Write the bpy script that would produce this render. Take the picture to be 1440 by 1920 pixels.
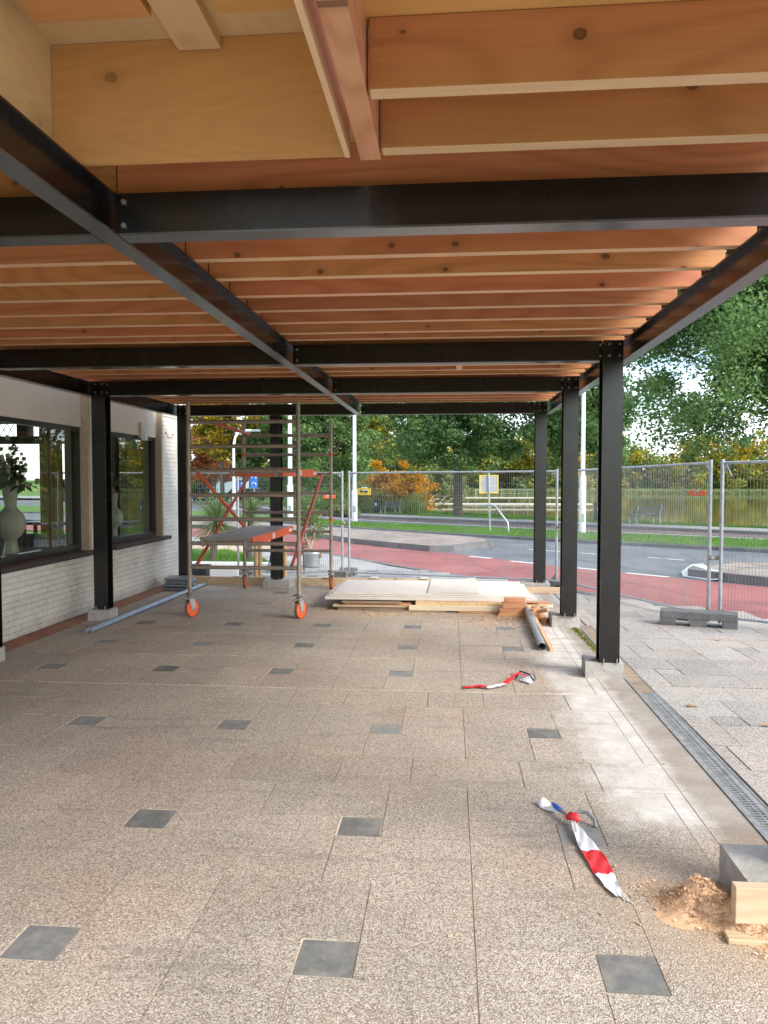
import bpy, bmesh, math, random
import numpy as np
from mathutils import Vector, Matrix, noise
R = math.radians
random.seed(7); rng = np.random.default_rng(7)
SC = bpy.context.scene
C = SC.collection
for o in list(bpy.data.objects): bpy.data.objects.remove(o)

# ------------------------------------------------------------------ camera
cd = bpy.data.cameras.new('camera'); cam = bpy.data.objects.new('camera', cd); C.objects.link(cam)
cd.sensor_fit = 'VERTICAL'; cd.sensor_height = 24; cd.lens = 24*1441/1920
cd.clip_start = 0.05; cd.clip_end = 3000
cam.location = (0, 0, 1.6)
cam.rotation_euler = (R(90)-math.atan(60/1441), 0, math.atan(125/1441))
SC.camera = cam
SC.render.resolution_x = 768; SC.render.resolution_y = 1024
SC.view_settings.view_transform = 'Standard'; SC.view_settings.look = 'None'
SC.view_settings.gamma = 1; SC.view_settings.exposure = 1.72
SC.cycles.max_bounces = 7; SC.cycles.diffuse_bounces = 4; SC.cycles.transparent_max_bounces = 8
# ------------------------------------------------------------------ world + sun
SUN_EL, SUN_AZ = 34, 122          # azimuth measured from +Y towards +X
W = bpy.data.worlds.new('World'); SC.world = W; W.use_nodes = True
nt = W.node_tree; nt.nodes.clear()
def wn(t, **k):
    n = nt.nodes.new(t)
    for a, b in k.items(): setattr(n, a, b)
    return n
out = wn('ShaderNodeOutputWorld'); bg = wn('ShaderNodeBackground'); sky = wn('ShaderNodeTexSky')
sky.sky_type = 'NISHITA'; sky.sun_disc = False
sky.sun_elevation = R(SUN_EL); sky.sun_rotation = R(SUN_AZ)
sky.air_density = 1.0; sky.dust_density = 1.0; sky.ozone_density = 1.0
tc = wn('ShaderNodeTexCoord'); mp = wn('ShaderNodeMapping'); mp.inputs['Scale'].default_value = (1, 1, 2.6)
nz = wn('ShaderNodeTexNoise'); nz.inputs['Scale'].default_value = 3.4; nz.inputs['Detail'].default_value = 7; nz.inputs['Roughness'].default_value = .62
rp = wn('ShaderNodeValToRGB'); rp.color_ramp.elements[0].position = .44; rp.color_ramp.elements[1].position = .62
mx = wn('ShaderNodeMixRGB'); mx.inputs['Color2'].default_value = (7.4, 7.8, 8.4, 1)
L = nt.links
L.new(tc.outputs['Generated'], mp.inputs['Vector']); L.new(mp.outputs[0], nz.inputs['Vector'])
L.new(nz.outputs['Fac'], rp.inputs[0]); L.new(rp.outputs[0], mx.inputs['Fac'])
L.new(sky.outputs[0], mx.inputs['Color1']); L.new(mx.outputs[0], bg.inputs['Color'])
bg.inputs['Strength'].default_value = .10; L.new(bg.outputs[0], out.inputs[0])
sd = bpy.data.lights.new('sun', 'SUN'); sd.energy = 1.45; sd.angle = R(26); sd.color = (1, .95, .87)
so = bpy.data.objects.new('sun', sd); C.objects.link(so)
dv = Vector((math.sin(R(SUN_AZ))*math.cos(R(SUN_EL)), math.cos(R(SUN_AZ))*math.cos(R(SUN_EL)), math.sin(R(SUN_EL))))
so.rotation_euler = dv.to_track_quat('Z', 'Y').to_euler(); so.location = (0, 0, 30)

# ------------------------------------------------------------------ material helpers
class MT:
    def __init__(s, name):
        s.m = bpy.data.materials.new(name); s.m.use_nodes = True
        s.t = s.m.node_tree; s.n = s.t.nodes; s.l = s.t.links
        s.b = s.n['Principled BSDF']; s.tc = s.n.new('ShaderNodeTexCoord')
        s.co = s.tc.outputs['Object']
    def N(s, t, **k):
        n = s.n.new(t)
        for a, b in k.items():
            if a in n.inputs.keys(): 
                v = n.inputs[a]
                if hasattr(b, 'links') : s.l.new(b, v)
                else: v.default_value = b
            else: setattr(n, a, b)
        return n
    def link(s, a, b): s.l.new(a, b)
    def mapping(s, scale=(1,1,1), rot=(0,0,0), src=None, rnd=False):
        src = src or s.co
        if rnd:
            oi = s.N('ShaderNodeObjectInfo'); mu = s.N('ShaderNodeMath', operation='MULTIPLY'); mu.inputs[1].default_value = 37.
            s.link(oi.outputs['Random'], mu.inputs[0])
            va = s.N('ShaderNodeVectorMath', operation='ADD'); s.link(src, va.inputs[0]); s.link(mu.outputs[0], va.inputs[1]); src = va.outputs[0]
        m = s.N('ShaderNodeMapping'); m.inputs['Scale'].default_value = scale; m.inputs['Rotation'].default_value = rot
        s.link(src, m.inputs['Vector']); return m.outputs[0]
    def noise(s, vec, scale, detail=4, rough=.55, out='Fac', dist=0):
        n = s.N('ShaderNodeTexNoise'); n.inputs['Scale'].default_value = scale; n.inputs['Detail'].default_value = detail
        n.inputs['Roughness'].default_value = rough; n.inputs['Distortion'].default_value = dist
        s.link(vec, n.inputs['Vector']); return n.outputs[out]
    def vor(s, vec, scale, feature='F1', out='Distance'):
        n = s.N('ShaderNodeTexVoronoi', feature=feature); n.inputs['Scale'].default_value = scale; s.link(vec, n.inputs['Vector']); return n.outputs[out]
    def ramp(s, fac, stops, interp='LINEAR'):
        n = s.N('ShaderNodeValToRGB'); n.color_ramp.interpolation = interp
        e = n.color_ramp.elements
        while len(e) < len(stops): e.new(.5)
        for i, (p, c) in enumerate(stops):
            e[i].position = p; e[i].color = (c[0], c[1], c[2], 1) if not isinstance(c, (int, float)) else (c, c, c, 1)
        s.link(fac, n.inputs[0]); return n.outputs['Color']
    def mix(s, f, a, b, mode='MIX'):
        n = s.N('ShaderNodeMixRGB', blend_type=mode)
        for sock, v in (('Fac', f), ('Color1', a), ('Color2', b)):
            if hasattr(v, 'links'): s.link(v, n.inputs[sock])
            elif isinstance(v, (int, float)): n.inputs[sock].default_value = v if sock == 'Fac' else (v, v, v, 1)
            else: n.inputs[sock].default_value = (*v[:3], 1)
        return n.outputs[0]
    def math(s, op, a, b=None, clamp=False):
        n = s.N('ShaderNodeMath', operation=op, use_clamp=clamp)
        for i, v in enumerate((a, b)):
            if v is None: continue
            if hasattr(v, 'links'): s.link(v, n.inputs[i])
            else: n.inputs[i].default_value = v
        return n.outputs[0]
    def bump(s, h, strength=.3, dist=.01, normal=None):
        n = s.N('ShaderNodeBump'); n.inputs['Strength'].default_value = strength; n.inputs['Distance'].default_value = dist
        s.link(h, n.inputs['Height'])
        if normal is not None: s.link(normal, n.inputs['Normal'])
        s.link(n.outputs[0], s.b.inputs['Normal']); return n.outputs[0]
    def col(s, c):
        if hasattr(c, 'links'): s.link(c, s.b.inputs['Base Color'])
        else: s.b.inputs['Base Color'].default_value = (*c[:3], 1)
    def set(s, rough=None, metal=None, spec=None, alpha=None, coat=None, trans=None, ior=None):
        for k, v in (('Roughness', rough), ('Metallic', metal), ('Specular IOR Level', spec), ('Alpha', alpha), ('Coat Weight', coat), ('Transmission Weight', trans), ('IOR', ior)):
            if v is None: continue
            if hasattr(v, 'links'): s.link(v, s.b.inputs[k])
            else: s.b.inputs[k].default_value = v
        return s

def simple(name, c, rough=.6, metal=0, var=.15, scale=6, bump=.1, spec=.5):
    t = MT(name); v = t.mapping(rnd=True)
    n = t.noise(v, scale, 6, .6)
    lo = tuple(x*(1-var) for x in c); hi = tuple(min(1, x*(1+var)) for x in c)
    t.col(t.ramp(n, [(.3, lo), (.7, hi)])); t.set(rough=rough, metal=metal, spec=spec)
    if bump: t.bump(t.noise(v, scale*8, 4), bump, .003)
    return t.m

def wood(name, a, b, axis='X', knots=True, rough=.6, ring=9, kscale=1.6, flat=False, edge=None, kn=1., sw=.5):
    """a light, b dark grain; a plank's colour shifts a little from piece to piece"""
    t = MT(name)
    st = {'X': (.16, 1, 1), 'Y': (1, .16, 1), 'Z': (1, 1, .16)}[axis]
    v = t.mapping(scale=st, rnd=True)
    big = t.noise(v, 2.2, 3, .5)
    w = t.noise(v, ring, 5, .6, dist=1.2)
    # rings: sine of a slowly varying field
    ph = t.math('MULTIPLY', t.noise(v, 2.6, 1.5, .4), 110.)
    s_ = t.math('MULTIPLY', t.math('ADD', t.math('SINE', ph), 1.), .5)
    s_ = t.math('POWER', s_, 2.2)
    fib = t.noise(t.mapping(scale=tuple(x*8 if x == 1 else x*2 for x in st), rnd=True), 9, 3, .6)
    g = t.math('ADD', t.math('MULTIPLY', s_, sw), t.math('MULTIPLY', w, .5))
    g = t.math('ADD', g, t.math('MULTIPLY', t.math('SUBTRACT', fib, .5), .75))
    c = t.ramp(g, [(.15, a), (.85, b)])
    # broad colour drift
    c = t.mix(t.math('MULTIPLY', t.math('SUBTRACT', big, .3, True), .7), c, tuple(x*.8 for x in b))
    if knots:
        ks = {'X': (.55, 1, 1), 'Y': (1, .55, 1), 'Z': (1, 1, .55)}[axis]
        ks = {'X': (.75, 1, 1), 'Y': (1, .75, 1), 'Z': (1, 1, .75)}[axis]
        kv = t.mapping(scale=ks, rnd=True)
        if not flat:
            k0 = t.N('ShaderNodeSeparateXYZ'); t.link(kv, k0.inputs[0]); k1 = t.N('ShaderNodeCombineXYZ'); ia = {'X': (0, 2), 'Y': (1, 2), 'Z': (1, 2)}[axis]
            t.link(k0.outputs[ia[0]], k1.inputs[0]); t.link(k0.outputs[ia[1]], k1.inputs[1]); kv = k1.outputs[0]
        vd = t.N('ShaderNodeTexVoronoi'); vd.voronoi_dimensions = '3D' if flat else '2D'; vd.inputs['Scale'].default_value = kscale*2.2; t.link(kv, vd.inputs['Vector']); d = vd.outputs['Distance']
        d2 = t.math('ADD', d, t.math('MULTIPLY', t.math('SUBTRACT', t.noise(kv, 30, 2), .5), .05))
        vs_ = t.N('ShaderNodeSeparateColor'); t.link(vd.outputs['Color'], vs_.inputs[0])
        d2 = t.math('DIVIDE', d2, t.math('ADD', t.math('MULTIPLY', vs_.outputs[1], .9), .35))
        kc = t.ramp(d2, [(.0, (.75, .75, .75)), (.028, (.8, .8, .8)), (.038, (1, 1, 1)), (.05, (0, 0, 0))])
        sel = t.N('ShaderNodeTexVoronoi'); sel.voronoi_dimensions = '3D' if flat else '2D'; sel.inputs['Scale'].default_value = kscale*2.2; t.link(kv, sel.inputs['Vector'])
        ss = t.N('ShaderNodeSeparateColor'); t.link(sel.outputs['Color'], ss.inputs[0])
        on = t.math('GREATER_THAN', ss.outputs[0], .38)
        halo = t.ramp(d2, [(.04, .45*kn), (.16, 0.)])
        c = t.mix(t.math('MULTIPLY', halo, on), c, tuple(x*.62 for x in b))
        c = t.mix(t.math('MULTIPLY', t.math('MULTIPLY', kc, .85*kn), on), c, tuple(x*.16 for x in b))
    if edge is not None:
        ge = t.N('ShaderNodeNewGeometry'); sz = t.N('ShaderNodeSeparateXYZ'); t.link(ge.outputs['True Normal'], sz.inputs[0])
        up = t.math('GREATER_THAN', t.math('ABSOLUTE', sz.outputs[2]), .9)  # up and down faces coloured paler, light bounced off the floor painted in
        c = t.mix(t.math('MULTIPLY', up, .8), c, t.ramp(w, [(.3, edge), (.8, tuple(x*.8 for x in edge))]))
    oi = t.N('ShaderNodeObjectInfo')
    hs = t.N('ShaderNodeHueSaturation'); t.link(c, hs.inputs['Color'])
    t.link(t.math('ADD', t.math('MULTIPLY', oi.outputs['Random'], .24), .88), hs.inputs['Value'])
    rr = t.math('FRACT', t.math('MULTIPLY', oi.outputs['Random'], 7.31))
    t.link(t.math('ADD', t.math('MULTIPLY', rr, .024), .488), hs.inputs['Hue'])
    t.col(hs.outputs[0]); t.set(rough=rough)
    t.bump(t.math('ADD', fib, t.math('MULTIPLY', s_, .4)), .18, .002)
    return t.m

def aggregate(name, cols, pscale=115, dust=None, stain=.26, island=.065, bumps=.6):
    t = MT(name); co = t.co
    # two pebble sizes
    warp = t.N('ShaderNodeVectorMath', operation='ADD'); t.link(co, warp.inputs[0])
    nzv = t.N('ShaderNodeTexNoise'); nzv.inputs['Scale'].default_value = 60; t.link(co, nzv.inputs['Vector'])
    sc = t.N('ShaderNodeVectorMath', operation='SCALE'); t.link(nzv.outputs['Color'], sc.inputs[0]); sc.inputs['Scale'].default_value = .010
    t.link(sc.outputs[0], warp.inputs[1]); v = warp.outputs[0]
    cell = t.N('ShaderNodeTexVoronoi'); cell.inputs['Scale'].default_value = pscale; t.link(v, cell.inputs['Vector'])
    d = cell.outputs['Distance']
    sep = t.N('ShaderNodeSeparateColor'); t.link(cell.outputs['Color'], sep.inputs[0])
    pc = t.ramp(sep.outputs[0], [(0, cols[0]), (.35, cols[1]), (.7, cols[2]), (1, cols[3])])
    gap = t.ramp(d, [(.48, 0.), (.78, 1.)])
    c = t.mix(gap, pc, cols[4])
    geo = t.N('ShaderNodeNewGeometry')
    rip = t.math('ADD', t.math('MULTIPLY', geo.outputs['Random Per Island'], island*2), 1-island)
    n1 = t.noise(co, .55, 5, .6); n2 = t.noise(co, 2.3, 6, .7)
    st = t.math('ADD', t.math('MULTIPLY', n1, stain*2.2), t.math('MULTIPLY', n2, stain*1.4))
    st = t.math('ADD', st, 1-stain*1.8)
    mul = t.math('MULTIPLY', st, rip)
    cc = t.N('ShaderNodeCombineColor'); [t.link(mul, cc.inputs[i]) for i in range(3)]
    c = t.mix(1., c, cc.outputs[0], 'MULTIPLY')
    # pinkish / warm patches
    warm = t.ramp(t.noise(co, .9, 3, .5), [(.48, 0.), (.68, .45)])
    c = t.mix(warm, c, t.mix(1., c, (1.14, .93, .86), 'MULTIPLY'))
    rgh = .8
    if dust is not None:
        c = dust(t, c, co)
    t.col(c); t.set(rough=rgh, spec=.35)
    h = t.math('SUBTRACT', 1., d)
    t.bump(h, bumps, .004)
    return t.m

def leafmat(name, stops, trans=.45, patch=None):
    t = MT(name); geo = t.N('ShaderNodeNewGeometry')
    n = t.noise(t.co, .55, 2, .5)
    f = t.math('ADD', t.math('MULTIPLY', geo.outputs['Random Per Island'], .62), t.math('MULTIPLY', t.math('SUBTRACT', n, .3), .9))
    c = t.ramp(f, stops)
    t.col(c); t.set(rough=.55, spec=.25)
    tr = t.N('ShaderNodeBsdfTranslucent'); t.link(c, tr.inputs['Color'])
    ms = t.N('ShaderNodeMixShader'); ms.inputs[0].default_value = trans
    o = t.n['Material Output']; t.link(t.b.outputs[0], ms.inputs[1]); t.link(tr.outputs[0], ms.inputs[2]); t.link(ms.outputs[0], o.inputs[0])
    return t.m

def brickmat(name, c1, c2, mortar, bw=.215, bh=.0625, bias=0, vec='YZ', msize=.0045, paint=True):
    t = MT(name); sp = t.N('ShaderNodeSeparateXYZ'); t.link(t.co, sp.inputs[0])
    cb = t.N('ShaderNodeCombineXYZ')
    t.link(t.math('ADD', sp.outputs[0], sp.outputs[1]), cb.inputs[0]); t.link(sp.outputs[2], cb.inputs[1])
    wv = t.N('ShaderNodeVectorMath', operation='ADD'); t.link(cb.outputs[0], wv.inputs[0])
    nn = t.N('ShaderNodeTexNoise'); nn.inputs['Scale'].default_value = 14; t.link(cb.outputs[0], nn.inputs['Vector'])
    s2 = t.N('ShaderNodeVectorMath', operation='SCALE'); t.link(nn.outputs['Color'], s2.inputs[0]); s2.inputs['Scale'].default_value = .006; t.link(s2.outputs[0], wv.inputs[1])
    b = t.N('ShaderNodeTexBrick'); t.link(wv.outputs[0], b.inputs['Vector'])
    b.inputs['Scale'].default_value = 1; b.inputs['Brick Width'].default_value = bw; b.inputs['Row Height'].default_value = bh
    b.inputs['Mortar Size'].default_value = msize; b.inputs['Mortar Smooth'].default_value = .6
    b.inputs['Color1'].default_value = (*c1, 1); b.inputs['Color2'].default_value = (*c2, 1); b.inputs['Mortar'].default_value = (*mortar, 1)
    c = b.outputs['Color']
    dirt = t.ramp(t.noise(t.co, 2.5, 7, .7), [(.38, .78), (.62, 1.)])
    c = t.mix(1., c, dirt, 'MULTIPLY')
    # chips where the old brick shows
    if paint:
        ch = t.ramp(t.noise(t.co, 21, 4, .65), [(.70, 0.), (.74, .7)])
        c = t.mix(ch, c, (.36, .22, .16))
        low = t.math('SUBTRACT', 1., t.math('MULTIPLY', sp.outputs[2], 7.), True)
        c = t.mix(t.math('MULTIPLY', low, t.noise(t.co, 9, 4)), c, (.30, .24, .2))
    t.col(c); t.set(rough=.75)
    inv = t.math('SUBTRACT', 1., b.outputs['Fac'])
    t.bump(t.math('ADD', inv, t.math('MULTIPLY', t.noise(t.co, 40, 4), .3)), .9, .006)
    return t.m

M = {}
# timber
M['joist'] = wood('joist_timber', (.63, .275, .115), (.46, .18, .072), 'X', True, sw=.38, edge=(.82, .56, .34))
M['ply'] = wood('plywood', (.74, .42, .155), (.62, .32, .105), 'X', True, ring=3.5, kscale=1.2, kn=.6, sw=.16)
M['plyY'] = wood('plywood_side', (.82, .60, .35), (.72, .49, .26), 'Y', True, ring=3.5, kscale=.9, flat=True, sw=.25)
M['deck'] = wood('deck_boarding', (.74, .50, .25), (.62, .39, .18), 'X', True, ring=4, flat=True)
M['pine'] = wood('pine', (.66, .50, .33), (.54, .38, .23), 'X', True, ring=7, kn=.6)
M['pineY'] = wood('pine_lengthwise', (.72, .50, .30), (.60, .38, .2), 'Y', True, ring=7)
M['redpineY'] = wood('douglas_trimmer', (.66, .36, .20), (.52, .25, .12), 'Y', True)
M['redpine'] = wood('douglas_offcut', (.62, .30, .16), (.50, .21, .10), 'X', False)
M['oldwood'] = wood('weathered_wood', (.34, .25, .17), (.22, .16, .11), 'X', False)
M['palepine'] = wood('pale_pine', (.78, .66, .48), (.66, .53, .36), 'X', True, ring=8, kn=.6, sw=.3)
M['stake'] = wood('stake_wood', (.42, .28, .15), (.30, .18, .09), 'Z', False)
M['palewood'] = wood('pale_plywood', (.74, .70, .64), (.64, .59, .52), 'X', False, ring=2.5)
# steel
t = MT('black_steel'); v = t.mapping(rnd=True)
c = t.ramp(t.noise(v, 3, 6, .65), [(.35, (.007, .006, .006)), (.75, (.015, .013, .012))])
sm = t.math('MULTIPLY', t.ramp(t.noise(t.mapping(scale=(1, 1, .25), rnd=True), 9, 6, .75), [(.60, 0.), (.76, .35)]), t.ramp(t.noise(v, 1.3, 2), [(.45, 0.), (.65, 1.)]))
c = t.mix(sm, c, (.16, .145, .13)); t.col(c)
t.set(rough=t.math('ADD', t.math('MULTIPLY', t.noise(v, 5, 5, .6), .16), .18), spec=.5, ior=1.6); M['steel'] = t.m
M['flange'] = simple('flange_reflection_grey', (.075, .08, .086), .22, 0, .25, 3, 0)  # paler grey puts the bright ground's reflection into the bottom flange colour
M['flange'].node_tree.nodes['Principled BSDF'].inputs['IOR'].default_value = 1.9
M['bolt'] = simple('bolt_steel', (.45, .45, .44), .35, .9, .1, 20, 0)
M['grate'] = simple('drain_steel', (.30, .30, .295), .55, .4, .3, 18, .1)
M['galv'] = simple('galvanised', (.42, .45, .475), .45, .6, .2, 14, .05)
M['wire'] = simple('galvanised_wire', (.27, .29, .30), .5, .5, .15, 5, 0)
M['galvdark'] = simple('weathered_tube', (.33, .30, .26), .5, .45, .3, 9, .1)
M['alu'] = simple('aluminium', (.62, .63, .62), .38, .8, .12, 10, .05)
M['tube'] = simple('scaffold_tube', (.36, .30, .245), .45, .35, .22, 12, .06)
M['orange'] = simple('orange_paint', (.80, .115, .022), .45, 0, .12, 8, .05)
M['redor'] = simple('faded_red_paint', (.58, .10, .055), .5, 0, .2, 8, .05)
M['wheel'] = simple('orange_wheel', (.85, .12, .03), .5, 0, .1, 9, .03)
M['white'] = simple('white_paint', (.78, .80, .80), .5, 0, .06, 5, .02)
M['roadpaint'] = simple('road_paint', (.72, .72, .70), .7, 0, .15, 30, .1)
M['darkplas'] = simple('dark_plastic', (.03, .032, .034), .5, 0, .2, 10, .05)
M['blackrub'] = simple('rubber', (.02, .02, .02), .8, 0, .2, 10, .1)
M['frameblk'] = simple('dark_window_frame', (.028, .025, .023), .35, 0, .2, 5, .03)
M['vase'] = simple('cream_ceramic', (.72, .68, .55), .35, 0, .05, 4, .02)
M['red'] = simple('red_plastic', (.62, .03, .03), .4, 0, .1, 9, .02)
M['rednylon'] = simple('red_fabric', (.34, .15, .14), .8, 0, .1, 9, .05)
M['yellow'] = simple('yellow_sheet', (.74, .52, .05), .5, 0, .08, 6, 0)
M['blue'] = simple('blue_sheet', (.02, .16, .62), .4, 0, .05, 6, 0)
M['carblue'] = simple('car_paint_blue', (.02, .05, .14), .2, .3, .05, 2, 0)
M['carsilver'] = simple('car_paint_silver', (.42, .46, .50), .25, .6, .05, 2, 0)
M['carblack'] = simple('car_paint_black', (.02, .02, .025), .2, .2, .05, 2, 0)
M['carlight'] = simple('car_paint_pale_blue', (.30, .44, .56), .25, .4, .05, 2, 0)
M['carglass'] = simple('car_glass', (.02, .025, .03), .08, 0, .05, 2, 0)
M['lamp'] = simple('lamp_red', (.6, .02, .02), .3, 0, .05, 2, 0)
M['concrete'] = None
t = MT('cast_concrete'); v = t.mapping(rnd=True)
c = t.ramp(t.noise(v, 5, 8, .7), [(.3, (.32, .30, .27)), (.7, (.55, .53, .49))])
c = t.mix(t.ramp(t.noise(v, 60, 3, .6), [(.60, 0.), (.72, .6)]), c, (.16, .15, .14))
t.col(c); t.set(rough=.85); t.bump(t.noise(v, 22, 8, .75), .8, .012); M['concrete'] = t.m
t = MT('block_concrete'); v = t.mapping(rnd=True)
t.col(t.ramp(t.noise(v, 9, 7, .7), [(.3, (.10, .10, .10)), (.7, (.20, .20, .195))])); t.set(rough=.9); t.bump(t.noise(v, 60, 4), .4, .005); M['fblock'] = t.m
M['plaster'] = None
t = MT('painted_plaster'); n = t.noise(t.co, 1.3, 6, .7)
c = t.ramp(n, [(.3, (.66, .61, .53)), (.7, (.77, .72, .65))])
c = t.mix(t.ramp(t.noise(t.mapping(scale=(1, 1, 5)), 7, 4, .7), [(.66, 0.), (.72, .5)]), c, (.42, .34, .27))
t.col(c); t.set(rough=.7); t.bump(t.noise(t.co, 20, 4), .15, .004); M['plaster'] = t.m
M['wbrick'] = brickmat('white_painted_brick', (.80, .77, .69), (.75, .71, .63), (.66, .62, .54))
M['bbrick'] = simple('beige_reveal', (.50, .40, .28), .8, 0, .15, 12, .3)
M['sill'] = brickmat('dark_red_sill_brick', (.13, .045, .03), (.09, .03, .024), (.05, .035, .03), bw=.105, bh=.4, msize=.006, paint=False)
M['sillfront'] = simple('dark_sill_front', (.045, .032, .03), .6, 0, .2, 9, .2)
M['kerbbrick'] = brickmat('terracotta_edge', (.36, .15, .08), (.30, .12, .07), (.25, .18, .13), bw=.3, bh=.3, paint=False)
# ground
PEB = [(.285, .238, .186), (.42, .36, .29), (.52, .455, .375), (.64, .578, .49), (.215, .178, .14)]
def dust(t, c, co):
    sp = t.N('ShaderNodeSeparateXYZ'); t.link(co, sp.inputs[0])
    x, y = sp.outputs[0], sp.outputs[1]
    edge = t.math('MULTIPLY', t.math('SUBTRACT', t.noise(t.mapping(scale=(1, .5, 1)), 2.6, 7, .75), .5), 1.3)
    xx = t.math('ADD', x, edge)
    a = t.ramp(t.math('ADD', xx, 0.), [(.70, 0.), (.98, .92)])
    yfar = t.ramp(t.math('MULTIPLY', t.math('ADD', y, edge), .2), [(.705, 0.), (.76, 1.)])
    m = t.math('MULTIPLY', a, yfar)
    fine = t.ramp(t.noise(co, 7, 6, .75), [(.3, .55), (.6, 1.)])
    m = t.math('MULTIPLY', m, fine)
    dc = t.ramp(t.noise(co, 5, 5, .6), [(.3, (.54, .51, .46)), (.7, (.74, .71, .67))])
    c = t.mix(m, c, dc)
    e2 = t.math('ADD', x, t.math('MULTIPLY', t.math('SUBTRACT', t.noise(co, 4.5, 6, .7), .5), .22))
    dm = t.math('MULTIPLY', t.ramp(t.math('MULTIPLY', e2, .5), [(.575, 0.), (.625, .85)]), t.ramp(t.noise(co, 3, 5, .7), [(.25, .6), (.6, 1.)]))
    c = t.mix(dm, c, t.mix(.7, t.mix(1., c, (.52, .45, .38), 'MULTIPLY'), (.26, .215, .17)))
    # sawdust film spreading from the stack and the heap
    def spot(px, py, r):
        dx = t.math('SUBTRACT', x, px); dy = t.math('SUBTRACT', y, py)
        dd = t.math('SQRT', t.math('ADD', t.math('MULTIPLY', dx, dx), t.math('MULTIPLY', dy, dy)))
        dd = t.math('ADD', dd, t.math('MULTIPLY', edge, .5*r))
        return t.ramp(t.math('DIVIDE', dd, r), [(.15, .75), (.9, 0.)])
    for (px, py, r) in ((.95, 2.9, .62), (-.9, 9.2, .9), (.4, 9.1, .8), (.9, 8.9, .7)):
        c = t.mix(t.math('MULTIPLY', spot(px, py, r), t.math('ADD', t.math('MULTIPLY', t.noise(co, 11, 5, .7), .9), 0.1)), c, (.56, .37, .22))
    # grey scuff marks of dragged things
    sc = t.ramp(t.noise(t.mapping(scale=(.35, 2.2, 1), rot=(0, 0, R(12))), 2.6, 6, .7), [(.56, 0.), (.68, .42)])
    c = t.mix(sc, c, (.17, .145, .125))
    return c
M['agg'] = aggregate('exposed_aggregate', PEB, 170, dust)
PEB2 = [(.25, .225, .195), (.38, .35, .31), (.48, .445, .40), (.60, .57, .525), (.20, .18, .16)]
M['agg2'] = aggregate('exposed_aggregate_outside', PEB2, 150, None, .3, .14)
M['grout'] = simple('joint_sand', (.62, .52, .40), .9, 0, .35, 3, .2)
M['edgedirt'] = aggregate('dirty_cement_edge', [(.22, .18, .14), (.34, .29, .23), (.42, .37, .31), (.52, .47, .41), (.16, .13, .10)], 120, None, .5, .0, .5)
M['dirt'] = simple('dirt_joint', (.10, .085, .07), .95, 0, .4, 4, .2)
t = MT('dark_tile'); g = t.N('ShaderNodeNewGeometry')
c = t.ramp(t.noise(t.co, 12, 6, .7), [(.3, (.13, .135, .13)), (.7, (.215, .22, .21))])
f = t.math('ADD', t.math('MULTIPLY', g.outputs['Random Per Island'], .7), .65); cc = t.N('ShaderNodeCombineColor'); [t.link(f, cc.inputs[i]) for i in range(3)]
c = t.mix(1., c, cc.outputs[0], 'MULTIPLY'); c = t.mix(t.ramp(t.noise(t.co, 7, 7, .75), [(.46, 0.), (.68, .6)]), c, (.36, .32, .265))
t.col(c); t.set(rough=.7); M['dtile'] = t.m
def road(name, lo, hi, sc=1.2, speck=.15, r=.75):
    t = MT(name); c = t.ramp(t.noise(t.mapping(scale=(1, 1, 1)), sc, 6, .65), [(.3, lo), (.7, hi)])
    wr = t.ramp(t.noise(t.mapping(scale=(1, .35, 1), rot=(0, 0, R(-48))), .9, 7, .75), [(.40, .78), (.52, 1.), (.68, 1.12)]); c = t.mix(1., c, wr, 'MULTIPLY')
    ck = t.vor(t.mapping(scale=(1, 1, 0)), .35, 'DISTANCE_TO_EDGE'); c = t.mix(t.ramp(t.math('ADD', ck, t.math('MULTIPLY', t.math('SUBTRACT', t.noise(t.co, 3, 5, .7), .5), .12)), [(.0, .5), (.012, 0.)]), c, tuple(x*.45 for x in lo))
    sp = t.ramp(t.noise(t.co, 90, 2, .5), [(.35, 1-speck), (.65, 1+speck)]); c = t.mix(1., c, sp, 'MULTIPLY')
    t.col(c); t.set(rough=r); t.bump(t.noise(t.co, 70, 3), .2, .004); return t.m
M['asphalt'] = road('asphalt', (.12, .135, .15), (.175, .19, .205), .5)
M['redpath'] = road('red_asphalt', (.27, .085, .078), (.36, .125, .11), .6)
M['farlane'] = road('far_lane_asphalt', (.14, .095, .095), (.20, .135, .13), .6)
M['pave'] = road('pavement_concrete', (.30, .295, .285), (.42, .41, .39), .8)
M['kerb'] = road('kerb_stone', (.13, .13, .13), (.20, .20, .195), 2)
M['island'] = road('island_paving', (.24, .20, .17), (.36, .30, .25), 2)
M['sandg'] = road('sandy_gravel', (.42, .32, .22), (.58, .46, .33), 2)
t = MT('grass_ground'); n = t.noise(t.co, 1.1, 7, .7)
c = t.ramp(n, [(.3, (.06, .14, .02)), (.5, (.10, .22, .03)), (.7, (.17, .28, .05))]); t.col(c); t.set(rough=.9)
t.bump(t.noise(t.mapping(scale=(1, 1, .3)), 25, 6, .8), 1., .05); M['grass'] = t.m
t = MT('rough_ground'); c = t.ramp(t.noise(t.co, .4, 7, .7), [(.3, (.05, .07, .02)), (.7, (.12, .14, .05))]); t.col(c); t.set(rough=.95); M['rough'] = t.m
t = MT('pond_water'); t.col((.17, .155, .045)); t.set(rough=.06, spec=.6)
t.bump(t.noise(t.mapping(scale=(1, .35, 1)), 1.2, 4, .6), .006, .03); M['water'] = t.m
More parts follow.
